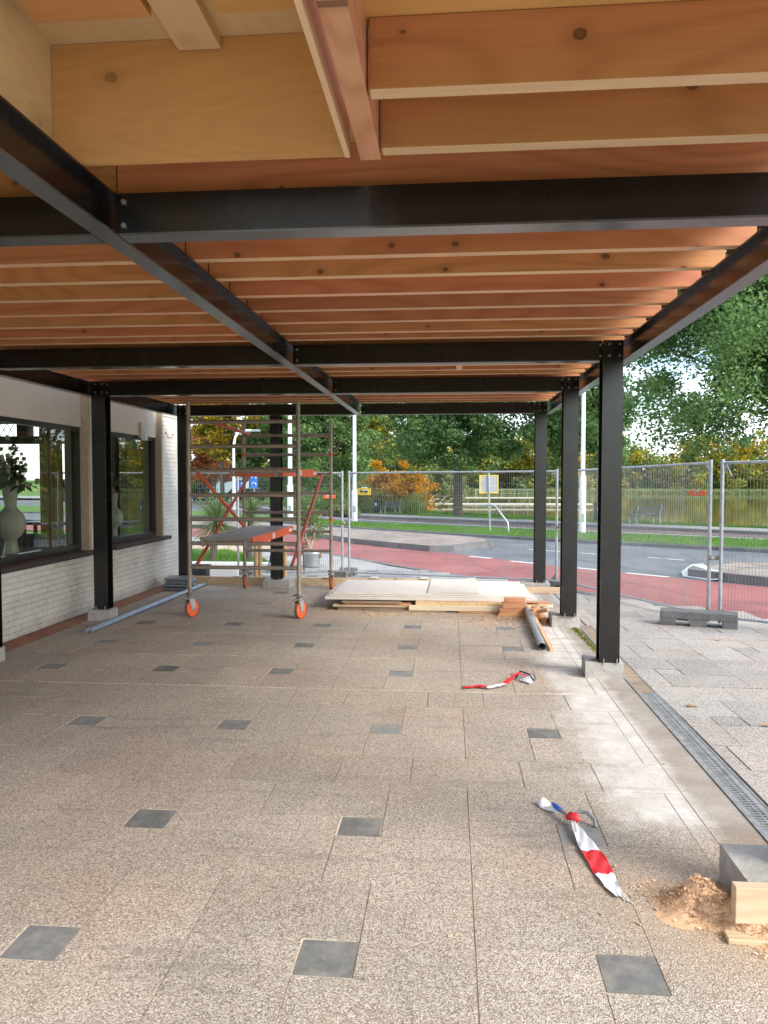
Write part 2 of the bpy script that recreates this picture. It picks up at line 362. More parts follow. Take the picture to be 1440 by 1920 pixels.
# glass
t = MT('window_glass'); t.col((1, 1, 1)); t.set(rough=0, trans=1., ior=1.0, spec=0)
gl = t.N('ShaderNodeBsdfGlossy'); gl.inputs['Roughness'].default_value = .0; gl.inputs['Color'].default_value = (.95, 1, .97, 1)
tr = t.N('ShaderNodeBsdfTransparent'); tr.inputs['Color'].default_value = (.80, .86, .80, 1)
fr = t.N('ShaderNodeFresnel'); fr.inputs['IOR'].default_value = 1.75
bp = t.N('ShaderNodeBump'); bp.inputs['Strength'].default_value = .03; bp.inputs['Distance'].default_value = .02
t.link(t.noise(t.co, 2.5, 2), bp.inputs['Height']); t.link(bp.outputs[0], gl.inputs['Normal'])
ms = t.N('ShaderNodeMixShader'); t.link(t.math('MULTIPLY', fr.outputs[0], 1.25, True), ms.inputs[0]); t.link(tr.outputs[0], ms.inputs[1]); t.link(gl.outputs[0], ms.inputs[2])
t.link(ms.outputs[0], t.n['Material Output'].inputs[0]); M['glass'] = t.m
M['curtain'] = simple('curtain_cloth', (.30, .22, .08), .9, 0, .15, 3, .1)
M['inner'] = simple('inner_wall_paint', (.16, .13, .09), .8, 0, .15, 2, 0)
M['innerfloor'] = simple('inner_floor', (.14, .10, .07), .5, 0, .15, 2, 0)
# foliage
M['lf_green'] = leafmat('leaves_green', [(.1, (.07, .13, .05)), (.45, (.14, .25, .085)), (.75, (.21, .34, .11)), (.95, (.31, .40, .13))])
M['lf_mid'] = leafmat('leaves_deep_green', [(.1, (.06, .12, .05)), (.45, (.125, .23, .085)), (.8, (.20, .32, .11)), (.97, (.29, .36, .125))])
M['lf_yel'] = leafmat('leaves_yellow', [(.1, (.05, .09, .015)), (.38, (.16, .17, .02)), (.6, (.50, .34, .02)), (.9, (.68, .44, .04))])
M['lf_rust'] = leafmat('leaves_rust', [(.1, (.16, .06, .02)), (.45, (.40, .16, .05)), (.75, (.55, .25, .09)), (.95, (.5, .34, .12))])
M['lf_orange'] = leafmat('leaves_orange', [(.1, (.16, .13, .02)), (.4, (.52, .27, .02)), (.7, (.75, .38, .03)), (.95, (.72, .50, .07))])
M['lf_mix'] = leafmat('leaves_turning', [(.1, (.10, .15, .03)), (.4, (.24, .29, .05)), (.7, (.48, .45, .07)), (.95, (.68, .50, .09))])
M['lf_reed'] = leafmat('reed_blades', [(.1, (.12, .18, .06)), (.5, (.26, .32, .12)), (.95, (.44, .44, .20))])
M['lf_dark'] = leafmat('leaves_dark_shrub', [(.1, (.03, .06, .02)), (.5, (.07, .12, .035)), (.9, (.14, .19, .06))])
M['lf_bright'] = leafmat('leaves_bright', [(.1, (.06, .11, .02)), (.5, (.13, .22, .05)), (.9, (.26, .34, .11))])
M['lf_grass'] = leafmat('grass_blades', [(.1, (.07, .17, .02)), (.5, (.12, .28, .035)), (.9, (.22, .36, .06))])
M['bark'] = simple('bark', (.12, .10, .08), .9, 0, .35, 6, .8)
M['palebark'] = simple('pale_bark', (.38, .33, .24), .9, 0, .3, 6, .5)

# ------------------------------------------------------------------ mesh helpers
def origin(o):
    v = Vector((0, 0, 0))
    while o is not None: v += o.location; o = o.parent
    return v
class MB:
    def __init__(s): s.v = []; s.f = []; s.sm = []
    def add(s, vs, fs, smooth=False):
        k = len(s.v); s.v += [tuple(p) for p in vs]; s.f += [tuple(i+k for i in f) for f in fs]; s.sm += [smooth]*len(fs); return s
    def box(s, x0, x1, y0, y1, z0, z1, rot=0, c=None):
        vs = [(x, y, z) for z in (z0, z1) for x, y in ((x0, y0), (x1, y0), (x1, y1), (x0, y1))]
        if rot:
            cx, cy = c or ((x0+x1)/2, (y0+y1)/2); ca, sa = math.cos(rot), math.sin(rot)
            vs = [(cx+(x-cx)*ca-(y-cy)*sa, cy+(x-cx)*sa+(y-cy)*ca, z) for x, y, z in vs]
        return s.add(vs, [(3, 2, 1, 0), (4, 5, 6, 7), (0, 1, 5, 4), (1, 2, 6, 5), (2, 3, 7, 6), (3, 0, 4, 7)])
    def obox(s, p, q, w, h, up=(0, 0, 1)):
        """bar from p to q, w across, h along up"""
        p = Vector(p); q = Vector(q); d = (q-p).normalized(); u = Vector(up); r = d.cross(u)
        if r.length < 1e-4: r = d.cross(Vector((1, 0, 0)))
        r.normalize(); u = r.cross(d).normalized()
        vs = [a + r*i*w/2 + u*j*h/2 for a in (p, q) for i, j in ((-1, -1), (1, -1), (1, 1), (-1, 1))]
        return s.add(vs, [(0, 1, 2, 3), (7, 6, 5, 4), (0, 4, 5, 1), (1, 5, 6, 2), (2, 6, 7, 3), (3, 7, 4, 0)])
    def tube(s, pts, r, n=8, cap=True, smooth=True):
        pts = [Vector(p) for p in pts]; rs = r if isinstance(r, (list, tuple)) else [r]*len(pts)
        rings = []; prev = None
        for i, p in enumerate(pts):
            d = (pts[min(i+1, len(pts)-1)]-pts[max(i-1, 0)]).normalized()
            if prev is None:
                a = d.orthogonal().normalized()
            else:
                a = prev-d*prev.dot(d); a = a.normalized() if a.length > 1e-5 else d.orthogonal().normalized()
            prev = a; b = d.cross(a)
            rings.append([p+(a*math.cos(2*math.pi*k/n)+b*math.sin(2*math.pi*k/n))*rs[i] for k in range(n)])
        vs = [v for ring in rings for v in ring]; fs = []
        for i in range(len(pts)-1):
            for k in range(n): fs.append((i*n+k, i*n+(k+1) % n, (i+1)*n+(k+1) % n, (i+1)*n+k))
        s.add(vs, fs, smooth)
        if cap:
            s.add(rings[0], [tuple(reversed(range(n)))]); s.add(rings[-1], [tuple(range(n))])
        return s
    def lathe(s, prof, c=(0, 0, 0), n=24, axis='Z', smooth=True):
        vs = []
        for r, h in prof:
            for k in range(n):
                a = 2*math.pi*k/n; p = (r*math.cos(a), r*math.sin(a), h)
                if axis == 'X': p = (p[2], p[0], p[1])
                if axis == 'Y': p = (p[0], p[2], p[1])
                vs.append((p[0]+c[0], p[1]+c[1], p[2]+c[2]))
        fs = [(i*n+k, i*n+(k+1) % n, (i+1)*n+(k+1) % n, (i+1)*n+k) for i in range(len(prof)-1) for k in range(n)]
        return s.add(vs, fs, smooth)
    def prism(s, poly, z0, z1, zf=None):
        n = len(poly); b = [(x, y, z0+(zf(x, y) if zf else 0)) for x, y in poly]; t_ = [(x, y, z1+(zf(x, y) if zf else 0)) for x, y in poly]
        return s.add(b+t_, [tuple(reversed(range(n))), tuple(range(n, 2*n))]+[(i, (i+1) % n, n+(i+1) % n, n+i) for i in range(n)])
    def build(s, name, mat, parent=None, tag_=None, bevel=0, origin_at=None):
        me = bpy.data.meshes.new(name)
        vs = np.array(s.v, dtype=float)
        if parent is not None: off = np.array(origin(parent))
        elif origin_at is not None: off = np.array(origin_at, float)
        else:
            off = (vs.min(0)+vs.max(0))/2; off[2] = vs[:, 2].min()
        me.from_pydata([tuple(p) for p in (vs-off)], [], s.f)
        me.polygons.foreach_set('use_smooth', s.sm)
        me.materials.append(mat if not isinstance(mat, str) else M[mat]); me.update()
        o = bpy.data.objects.new(name, me); C.objects.link(o)
        if parent is not None: o.parent = parent
        else: o.location = off
        if bevel:
            b = o.modifiers.new('bevel', 'BEVEL'); b.width = bevel; b.segments = 2; b.limit_method = 'ANGLE'; b.angle_limit = R(40)
        return o
def tag(o, label=None, cat=None, group=None, kind=None):
    if label: o['label'] = label
    if cat: o['category'] = cat
    if group: o['group'] = group
    if kind: o['kind'] = kind
    return o
def thing(name, label, cat, loc=(0, 0, 0), group=None):
    o = bpy.data.objects.new(name, None); C.objects.link(o); o.location = loc; o.empty_display_size = .1
    return tag(o, label, cat, group)
def copy_tree(o, parent=None):
    c = o.copy(); C.objects.link(c); c.parent = parent
    for ch in list(o.children): copy_tree(ch, c)
    return c
def struct(o): o['kind'] = 'structure'; return o
def clearlabel(o, label): o['label'] = label; return o

# ------------------------------------------------------------------ terrain
def zt(y):
    if y < 5: return -.01
    if y < 9: return -.01-.07*(y-5)/4
    return -.08-.016*(min(y, 55)-9)
def zf(x, y): return zt(y)
def pond(x, y):
    # distance inside the pond (positive inside): near shore, left shore, far shore
    ax, ay, bx, by = -1.0, 57.5, 13.8, 34.3
    nx, ny = (by-ay), -(bx-ax); l = math.hypot(nx, ny); nx /= -l; ny /= -l
    wob = .7*noise.noise(Vector((x*.12, y*.12, 0)))+.5*math.sin(x*.21+y*.17)
    d1 = (x-ax)*nx+(y-ay)*ny
    d2 = (x+.065*y)+.6*math.sin(y*.23)+.0
    d3 = 150+6*math.sin(x*.05)-y
    return min(d1, d2, d3)+wob*.6
def lin(a, b, n): return list(np.linspace(a, b, n, endpoint=False))
xs = lin(-900, -100, 6)+lin(-100, -20, 14)+lin(-20, 60, 70)+lin(60, 200, 16)+[260, 500, 900]
ys = [-300, -60, -5, 5, 9]+lin(10, 26, 6)+lin(26, 110, 76)+lin(110, 165, 22)+[170, 220, 400, 1200]
vv = []; 
for y in ys:
    for x in xs:
        z = zt(y)-.03
        if -4.6 < x < 1.3 and y < 12: z = -.12
        d = pond(x, y)
        if d > 0: z -= 1.9*min(1, d/2.2)**.8
        if y > 150: z += min(2, (y-150)*.04)
        vv.append((x, y, z))
nx = len(xs)
ff = [(j*nx+i, j*nx+i+1, (j+1)*nx+i+1, (j+1)*nx+i) for j in range(len(ys)-1) for i in range(nx-1)]
b = MB(); b.add(vv, ff, True); struct(b.build('ground', 'grass', origin_at=(0, 0, 0)))
b = MB(); b.add([(-16, 30, -1.08), (120, 30, -1.08), (120, 170, -1.08), (-16, 170, -1.08)], [(0, 1, 2, 3)]); struct(b.build('pond_water', 'water', origin_at=(0, 0, 0)))

def resample(pl, n=40):
    P = [Vector((a, b_)) for a, b_ in pl]; d = [0]
    for i in range(1, len(P)): d.append(d[-1]+(P[i]-P[i-1]).length)
    out_ = []
    for k in range(n):
        s_ = d[-1]*k/(n-1); i = 1
        while i < len(d)-1 and d[i] < s_: i += 1
        f = (s_-d[i-1])/(d[i]-d[i-1]); out_.append(tuple(P[i-1].lerp(P[i], f)))
    return out_
def ribbon(name, A, B, dz, mat, n=40, thick=0, kind='structure'):
    A = resample(A, n); B = resample(B, n); b = MB(); vs = []
    for (x, y), (u, w) in zip(A, B):
        for k in range(5):
            px, py = x+(u-x)*k/4, y+(w-y)*k/4; vs.append((px, py, zt(py)+dz))
    fs = [(i*5+k, i*5+k+1, i*5+k+6, i*5+k+5) for i in range(n-1) for k in range(4)]
    b.add(vs, fs)
    if thick:
        for idx in (0, 4):
            e = [vs[i*5+idx] for i in range(n)]; lo = [(x, y, z-thick) for x, y, z in e]
            b.add(e+lo, [(i, i+1, n+i+1, n+i) for i in range(n-1)])
    o = b.build(name, mat, origin_at=(0, 0, 0))
    if kind: o['kind'] = kind
    return o
bank = [(-160, 150), (-68, 111), (-30.9, 91.9), (-16, 68), (-6.72, 52.2), (4.27, 40.3), (12.65, 31.9), (24, 19.5), (60, -22)]
swb = [(-150, 130), (-58.8, 95.9), (-27.4, 81.5), (-14.5, 60), (-6.0, 46.6), (3.8, 36.9), (11.5, 29.1), (22.5, 17.5), (58, -24)]
wl = [(-145, 118), (-53.9, 87.9), (-24.6, 73.2), (-13, 55), (-5.54, 42.9), (3.4, 33.1), (10.5, 26.4), (21, 15), (56, -26)]
g2t = [(-140, 95), (-41.7, 68), (-19.4, 57.5), (-11, 46), (-4.75, 36.8), (3.12, 30.4), (9.63, 24.3), (19, 12.5), (52, -30)]
g2b = [(-140, 80), (-33.2, 54), (-15.6, 46.4), (-9, 38.5), (-4.06, 31.5), (2.54, 24.7), (8.21, 20.7), (17, 10), (49, -32)]
redtop = [(-60, 46), (-22, 36.5), (-10, 31.5), (-5.5, 27.5), (-2.94, 22.8), (.07, 19.5), (1.74, 16.8), (2.71, 15.5), (4.2, 14), (5.18, 13), (9, 8.8), (40, -25)]
redbot = [(-60, 41), (-22, 31.5), (-9.5, 26.5), (-5.0, 21.9), (-2.35, 18.2), (-1.17, 16.1), (.32, 14.05), (1.98, 12.2), (2.51, 11.4), (3.33, 9.97), (4.2, 9.0), (7, 5.9), (34, -26)]
ribbon('road', redbot, g2b, -.008, 'asphalt')
ribbon('far_road', g2t, wl, -.004, 'asphalt')
ribbon('cycle_path', redbot, redtop, .0, 'redpath')
ribbon('road_edge_line', [(x-.02, y-.02) for x, y in wl], [(x+.16, y+.16) for x, y in wl], .002, 'roadpaint')
ribbon('far_cycle_lane', [(x+.16, y+.16) for x, y in wl], swb, 0., 'farlane')
ribbon('far_kerb', swb, [(x+.35, y+.35) for x, y in swb], .11, 'kerb', thick=.16)
ribbon('far_pavement', [(x+.35, y+.35) for x, y in swb], bank, .105, 'pave', thick=.1)
def off(pl, d): return [(x+d*.7, y+d*.7) for x, y in pl]
ribbon('median_grass', off(g2b, .25), off(g2t, -.15), .10, 'grass', thick=.14)
ribbon('median_kerb', off(g2b, 0), off(g2b, .25), .085, 'kerb', thick=.14)
ribbon('median_far_kerb', off(g2t, -.15), off(g2t, .0), .085, 'kerb', thick=.14)
ribbon('cycle_path_edge', off(redbot, -.18), redbot, .006, 'kerb')
# near pavement under slabs
ribbon('pavement', [(-12, 12.1), (-8, 12.1), (-5, 12.1), (-3, 12.05), (-1, 12.05), (1.1, 11.6), (1.45, 10), (1.53, 7), (1.53, 4), (1.53, 1), (1.53, -6)], [(-9.5, 26.3), (-5.2, 21.7), (-2.5, 18.1), (-1.3, 15.95), (.2, 13.9), (1.85, 12.05), (2.4, 11.25), (3.2, 9.85), (4.1, 8.9), (6.9, 5.8), (16, -6)], .001, 'pave', 60)
# dashes
def dash(p, q, w=.11, z=.0):
    b = MB(); p = Vector(p); q = Vector(q); d = (q-p).normalized(); r = Vector((-d.y, d.x))*w/2
    b.add([(*(a+r*s_), zt((a+r*s_).y)+z) for a, s_ in ((p, -1), (q, -1), (q, 1), (p, 1))], [(0, 1, 2, 3)]); return b
lane = MB()
for p, q in (((2.1, 21.0), (2.9, 20.25)), ((3.3, 19.87), (4.0, 19.2)), ((4.66, 18.66), (5.3, 17.95)), ((5.95, 17.3), (6.7, 16.6)), ((7.5, 15.8), (8.3, 15.0))):
    d = dash(p, q, .12, 0.); lane.add(d.v, d.f)
for p, q in (((.45, 18.5), (.95, 17.95)), ((1.34, 17.3), (2.0, 16.6)), ((2.3, 16.15), (2.95, 15.45)), ((3.35, 14.95), (3.95, 14.3))):
    d = dash(p, q, .14, .004); lane.add(d.v, d.f)
o = lane.build('road_markings', 'roadpaint', origin_at=(0, 0, 0)); struct(o)
# traffic islands: kerb ring and paved top
def island(name, poly, top):
    c_ = Vector((sum(p[0] for p in poly)/len(poly), sum(p[1] for p in poly)/len(poly)))
    inner = [tuple(c_+(Vector(p)-c_)*(1-.28/max(.5, (Vector(p)-c_).length))) for p in poly]
    b = MB(); n = len(poly)
    b.add([(x, y, zt(y)-.01) for x, y in poly]+[(x, y, zt(y)+.15) for x, y in poly]+[(x, y, zt(y)+.15) for x, y in inner],
          [(i, (i+1) % n, n+(i+1) % n, n+i) for i in range(n)]+[(n+i, n+(i+1) % n, 2*n+(i+1) % n, 2*n+i) for i in range(n)])
    k = b.build(name+'_kerb', 'kerb', origin_at=(0, 0, 0)); struct(k)
    b = MB(); b.add([(x, y, zt(y)+.147) for x, y in inner], [tuple(range(n))]); struct(b.build(name, top, origin_at=(0, 0, 0)))
island('traffic_island', [(-22, 37), (-10, 31.4), (-5.5, 27.4), (-2.85, 22.7), (-1.4, 20.9), (-.55, 19.95), (.1, 20.0), (1.2, 21.8), (1.3, 22.9), (.6, 24.4), (-.9, 26.2), (-3.9, 29.5), (-9, 35)], 'island')
island('splitter_island', [(4.3, 14.35), (4.6, 13.8), (5.3, 12.9), (9, 9.0), (14, 4), (16, 7), (11.5, 12), (7.6, 15.6), (5.6, 16.2), (4.7, 15.3)], 'island')
b = MB(); b.add([(4.24, 14.42, zt(14)+.0), (4.52, 13.88, zt(14)), (4.66, 14.08, zt(14)+.165), (4.86, 15.3, zt(15)+.165), (4.62, 15.2, zt(15)+.15), (4.32, 14.8, zt(15)+.06), (4.62, 13.72, zt(13)+.02), (4.74, 13.95, zt(13)+.16)],
    [(0, 1, 2), (0, 2, 5), (5, 2, 4), (4, 2, 3), (1, 6, 7, 2)], True)
tag(b.build('kerb_nose', 'white'), 'white painted reflective nose at the near tip of the kerbed traffic island', 'kerb marker')
b = MB(); b.prism([(-8.5, 22.3), (-5.4, 24.6), (-4.6, 20.3), (-5.3, 19.0), (-6.6, 19.0), (-9, 20)], .0, .02, zf); struct(b.build('sandy_path', 'sandg', origin_at=(0, 0, 0)))
b = MB(); b.prism([(-9.5, 19.6), (-6.6, 18.9), (-5.3, 18.7), (-4.4, 17.4), (-3.6, 15.5), (-9.5, 15.6)], .0, .06, zf); struct(b.build('lawn', 'grass', origin_at=(0, 0, 0)))
b = MB(); b.prism([(-9.5, 15.6), (-3.5, 15.45), (-3.5, 15.1), (-9.5, 15.1)], .0, .10, zf); struct(b.build('lawn_kerb', 'white', origin_at=(0, 0, 0)))

# ------------------------------------------------------------------ terrace floor slabs (pinwheels of 60x40 slabs round a 20x20 dark tile)
def slabs(regions, z, name, mat, clip, tilemat='dtile', g=.003, zfn=None, wob=.0, skip=.0, filt=None):
    A = MB(); T_ = MB(); rd = random.Random(3)
    def quad(m, x0, x1, y0, y1):
        cx0, cx1, cy0, cy1 = clip
        x0 = max(x0, cx0); x1 = min(x1, cx1); y0 = max(y0, cy0); y1 = min(y1, cy1)
        if x1-x0 < .03 or y1-y0 < .03: return
        if filt and not filt((x0+x1)/2, (y0+y1)/2): return
        if m is T_: x0 += .003; x1 -= .003; y0 += .003; y1 -= .003
        dz = rd.uniform(-1, 1)*wob-(.0015 if m is T_ else 0); tx = rd.uniform(-1, 1)*wob; ty = rd.uniform(-1, 1)*wob
        gg = g*rd.uniform(.6, 1.5)
        pts = [(x0+gg, y0+gg, -tx-ty), (x1-gg, y0+gg, tx-ty), (x1-gg, y1-gg, tx+ty), (x0+gg, y1-gg, -tx+ty)]
        top = [(x, y, z+dz+k*.5+(zfn(x, y) if zfn else 0)) for x, y, k in pts]
        low = [(x, y, w-.012) for x, y, w in top]
        m.add(top+low, [(0, 1, 2, 3), (4, 5, 1, 0), (5, 6, 2, 1), (6, 7, 3, 2), (7, 4, 0, 3)])
    for (y, kind) in regions[1]:
        for x in regions[0]:
            if kind == 'P':
                quad(T_, x, x+.2, y, y+.2)
                quad(A, x-.4, x+.2, y+.2, y+.6); quad(A, x+.2, x+.6, y, y+.6)
                quad(A, x, x+.6, y-.4, y); quad(A, x-.4, x, y-.4, y+.2)
            else:
                s_ = -.7 if kind == 'R' else -.25
                quad(A, x+s_, x+s_+.6, y-.4, y); quad(A, x+s_+.6, x+s_+1., y-.4, y)
    return A, T_
XR = [-.51+k for k in range(-4, 3)]
YR = [(.40, 'P'), (1.4, 'P'), (2.39, 'P'), (3.37, 'P'), (4.37, 'R'), (4.77, 'P'), (5.77, 'Q'), (6.19, 'P'), (7.2, 'P'), (8.22, 'P'), (9.22, 'R'), (9.62, 'P'), (10.6, 'P'), (11.6, 'P')]
YR = [(y, k) if k == 'P' else (y, k) for y, k in YR]
clip = (-4.12, 1.18, -.6, 11.42)
A, T_ = slabs((XR, YR), 0., 'terrace', 'agg', clip, wob=.0009, g=.0022)
struct(A.build('terrace_paving', 'agg', origin_at=(0, 0, 0))); struct(T_.build('paving_inserts', 'dtile', origin_at=(0, 0, 0)))
b = MB(); b.box(-4.6, 1.40, -5, 11.46, -.3, -.0048); struct(b.build('terrace_bed', 'grout', origin_at=(0, 0, 0)))
b = MB(); b.box(-4.12, 1.38, -5, -.62, -.03, -.001); struct(b.build('terrace_paving_near', 'agg', origin_at=(0, 0, 0)))
# cement edging strip between slabs and drain
b = MB(); b.box(1.185, 1.395, -5, 11.42, -.03, -.0015); struct(b.build('terrace_edge', 'agg', origin_at=(0, 0, 0)))
b = MB(); b.box(-4.36, -4.125, 2, 12.1, -.02, .004); struct(b.build('brick_edging', 'kerbbrick', origin_at=(0, 0, 0)))
XR2 = [1.75+k*1. for k in range(0, 9)]; YR2 = [(y+.35, k) for y, k in YR]+[(y+.35+11.2, k) for y, k in YR[:3]]
def f2(x, y): 
    return (y < 13.6-1.02*(x-.2)) if x > 0 else True
A, T_ = slabs((XR2, YR2), .014, 'pav', 'agg2', (1.56, 12, -.5, 12.4), zfn=zf, wob=.0016, filt=f2, g=.0025)
struct(A.build('pavement_slabs', 'agg2', origin_at=(0, 0, 0))); struct(T_.build('pavement_inserts', 'agg2', origin_at=(0, 0, 0)))
XR3 = [-8.6+k for k in range(0, 10)]; YR3 = [(12.6, 'P'), (13.6, 'P'), (14.6, 'P')]
A, T_ = slabs((XR3, YR3), .014, 'pav', 'pave', (-9, 1.2, 12.0, 15.0), zfn=zf, wob=.003, filt=lambda x, y: y < 13.9-1.0*(x-.3), g=.004)
struct(A.build('rear_pavement_slabs', 'pave', origin_at=(0, 0, 0))); struct(T_.build('rear_pavement_inserts', 'kerb', origin_at=(0, 0, 0)))

# ------------------------------------------------------------------ drain channel
dr = thing('drain_channel', 'long steel slotted drain channel set in the paving beside the concrete feet', 'drain', (1.46, 5, -.02))
b = MB()
for x in (1.402, 1.535): b.box(x, x+.012, -.5, 8.6, -.08, .004)
b.build('channel_frame', 'grate', dr)
for j, (y0, y1) in enumerate([(5.88-.998*(k+1), 5.88-.998*k-.004) for k in range(6)]):
    b = MB(); x0, x1 = 1.416, 1.533
    n = 36; st = (y1-y0)/n
    b.box(x0, x0+.022, y0, y1, -.012, .002); b.box(x1-.03, x1, y0, y1, -.012, .002)
    for k in range(n): b.box(x0+.0222, x1-.0302, y0+k*st, y0+k*st+st*.5, -.010, .0005)
    b.box(x0+.060, x0+.068, y0, y1, -.011, .0012)
    b.build('grating', 'grate', dr)
b = MB(); b.box(1.416, 1.533, 5.885, 8.55, -.012, .001); tag(b.build('channel_cover', 'oldwood', dr), 'dark brown covered far stretch of the drain')
b = MB(); b.box(1.416, 1.533, -.1, 5.88, -.12, -.10); b.build('channel_bottom', 'blackrub', dr)
b = MB(); P_ = [(-4.1+k*.05, 5.79+.012*math.sin(k*.7)+.0008*k) for k in range(68)]
b.tube([(x, y, -.001) for x, y in P_], .0045, 5)
tag(b.build('joint_line', 'edgedirt'), 'thin dusty line along a long paving joint from the wall to the middle', 'cable')  # thin tube standing for the long joint across the slabs
# moss in the joint
mo = MB()
for _ in range(1600):
    y = random.uniform(6.7, 8.4); x = 1.36+random.gauss(0, .02)-.03*(y-7.5); s_ = random.uniform(.004, .012)
    mo.add([(x, y, .0), (x+s_, y+random.uniform(-s_, s_), .004+s_), (x+random.uniform(-s_, s_), y+s_, .002)], [(0, 1, 2)])
tag(mo.build('moss', 'lf_mix'), 'green moss growing in the joint beside the drain', 'moss', kind='stuff')

# ------------------------------------------------------------------ canopy: steel frame, joists and deck
cp = thing('canopy', 'black steel terrace canopy with rows of reddish timber joists overhead', 'canopy', (-1.3, 6.3, 0))
ZB, ZT = 2.55, 2.71
def ibeamX(x0, x1, yc, w=.084, tf=.009, tw=.006):
    b = MB(); b.box(x0, x1, yc-w/2, yc+w/2, ZB, ZB+tf); b.box(x0, x1, yc-w/2, yc+w/2, ZT-tf, ZT); b.box(x0, x1, yc-tw/2, yc+tw/2, ZB+tf, ZT-tf); return b
def ibeamY(y0, y1, xc, w=.084, tf=.009, tw=.006):
    b = MB(); b.box(xc-w/2, xc+w/2, y0, y1, ZT-tf, ZT); b.box(xc-tw/2, xc+tw/2, y0, y1, ZB+tf, ZT-tf); return b
def bflange(x0, x1, y0, y1, par):
    b = MB(); b.box(x0, x1, y0, y1, ZB, ZB+.0085); b.build('bottom_flange', 'flange', par)
CX = -1.34; PX = 1.28; LX = -3.965; EX = 1.405; WX = -4.10
rows = [2.98, 6.35, 8.47, 11.2]
def boxbeam_front(x0, x1, yc, w=.1):
    # H section with its web near the camera side read as a flat face: a channel facing away
    b = MB(); b.box(x0, x1, yc-w/2, yc-w/2+.007, ZB+.0085, ZT-.0085); b.box(x0, x1, yc-w/2, yc+w/2, ZT-.0085, ZT); return b
def bolts(b, pts, ax):
    for p in pts:
        q = Vector(p); b = MB()
        b.tube([q, q+Vector(ax)*.012], .011, 6, smooth=False); b.tube([q+Vector(ax)*.012, q+Vector(ax)*.02], .006, 6); b.build('bolt', 'bolt', cp)
ys_prev = [.8]+rows
for i, y in enumerate(rows):
    for x0, x1 in ((LX+.085, CX-.0432), (CX+.0432, PX-.085)):
        if i == 0 and x0 > CX: x1 = EX-.0452
        o = boxbeam_front(x0+.008, x1-.008, y).build('cross_beam', 'steel', cp); bflange(x0+.008, x1-.008, y-.05, y+.05, o)
        # end plates
        for xa in (x0, x1-.008):
            p = MB(); p.box(xa, xa+.008, y-.07, y+.07, ZB+.004, ZT-.004); p.build('end_plate', 'steel', cp)
    bo = MB()
    for zz in (ZB+.035, ZT-.035):
        bolts(bo, [(CX+.075, y-.0502, zz), (CX-.075, y-.0502, zz)], (0, -1, 0))
        if i > 0:
            bolts(bo, [(PX-.03, y-.078, zz), (PX+.05, y-.078, zz), (PX-.094, y-.051, zz), (LX-.03, y-.078, zz), (LX+.05, y-.078, zz), (LX+.1, y-.051, zz)], (0, -1, 0))
ybr = [.9]+rows
for i in range(4):
    y0, y1 = ybr[i]+.0, ybr[i+1]-.0
    bflange(CX-.042, CX+.042, y0, y1, ibeamY(y0, y1, CX-.0).build('long_beam', 'steel', cp))
    bflange(EX-.044, EX+.044, y0, y1 if i < 3 else y1+.09, ibeamY(y0, y1 if i < 3 else y1+.09, EX, .088).build('edge_beam', 'steel', cp))
    bflange(WX-.044, WX+.044, y0, y1 if i < 3 else y1+.09, ibeamY(y0, y1 if i < 3 else y1+.09, WX, .088).build('edge_beam', 'steel', cp))
def hpost(xc, yc, z0, z1, w=.158, d=.152):
    b = MB(); b.box(xc-w/2, xc+w/2, yc-d/2, yc-d/2+.009, z0, z1); b.box(xc-w/2, xc+w/2, yc+d/2-.009, yc+d/2, z0, z1)
    b.box(xc-.003, xc+.003, yc-d/2+.009, yc+d/2-.009, z0, z1)
    b.box(xc-w/2, xc+w/2, yc-d/2-.0, yc+d/2, z0-.008, z0); return b
FX = -2.575
PTOP = [(PX, 6.35), (PX, 8.47), (PX, 11.2), (LX-.055, 6.35), (LX, 8.47), (LX, 11.2), (1.365, 2.98), (LX, 2.98)]
for x, y in PTOP:
    hpost(x, y, .135, 2.708).build('post', 'steel', cp)
hpost(FX, 11.2+.02, .135, 2.548).build('post', 'steel', cp)
# anchor bolts
bo = MB()
for x, y in PTOP+[(FX, 11.2)]:
    for sx in (-.05, .055): bo = MB(); bo.tube([(x+sx, y-.095, .12), (x+sx, y-.095, .165)], .006, 6); bo.build('anchor_bolt', 'bolt', cp)
# joists
JB, JT = ZT+.003, ZT+.205
jy = [3.03, 3.44, 3.83, 4.22, 4.60, 5.01, 5.41, 5.80, 6.08, 6.42, 6.80, 7.16, 7.52, 7.86, 8.18, 8.52, 8.90, 9.30, 9.68, 10.05, 10.40, 10.72, 11.02]
rj = random.Random(5)
for y in jy:
    b = MB(); yy = y+rj.uniform(-.012, .012); x1 = EX+.02+rj.uniform(-.015, .02)
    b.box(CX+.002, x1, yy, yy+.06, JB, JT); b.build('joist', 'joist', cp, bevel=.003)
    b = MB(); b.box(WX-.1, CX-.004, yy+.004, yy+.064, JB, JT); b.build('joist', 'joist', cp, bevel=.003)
for y in (2.23, 2.62, 1.62, 1.2):
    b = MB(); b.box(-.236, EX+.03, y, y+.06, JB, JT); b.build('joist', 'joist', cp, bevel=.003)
for y in (2.62, 2.23, 1.8, 1.4, 1.0):
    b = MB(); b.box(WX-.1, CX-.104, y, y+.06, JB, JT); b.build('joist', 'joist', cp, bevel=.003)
# blocks on edge beam between joists (dark packers)
for y in jy: pk = MB(); pk.box(EX-.05, EX+.02, y+.0625, y+.15, JB, JB+.07); pk.build('packer', 'darkplas', cp)
# short noggings seen in the third bay
for (x, y0, y1) in ((.05, 7.58, 7.84), (-1.24, 6.48, 6.79)):
    b = MB(); b.box(x, x+.06, y0+.015, y1, JB, JB+.15); b.build('nogging', 'pineY', cp)
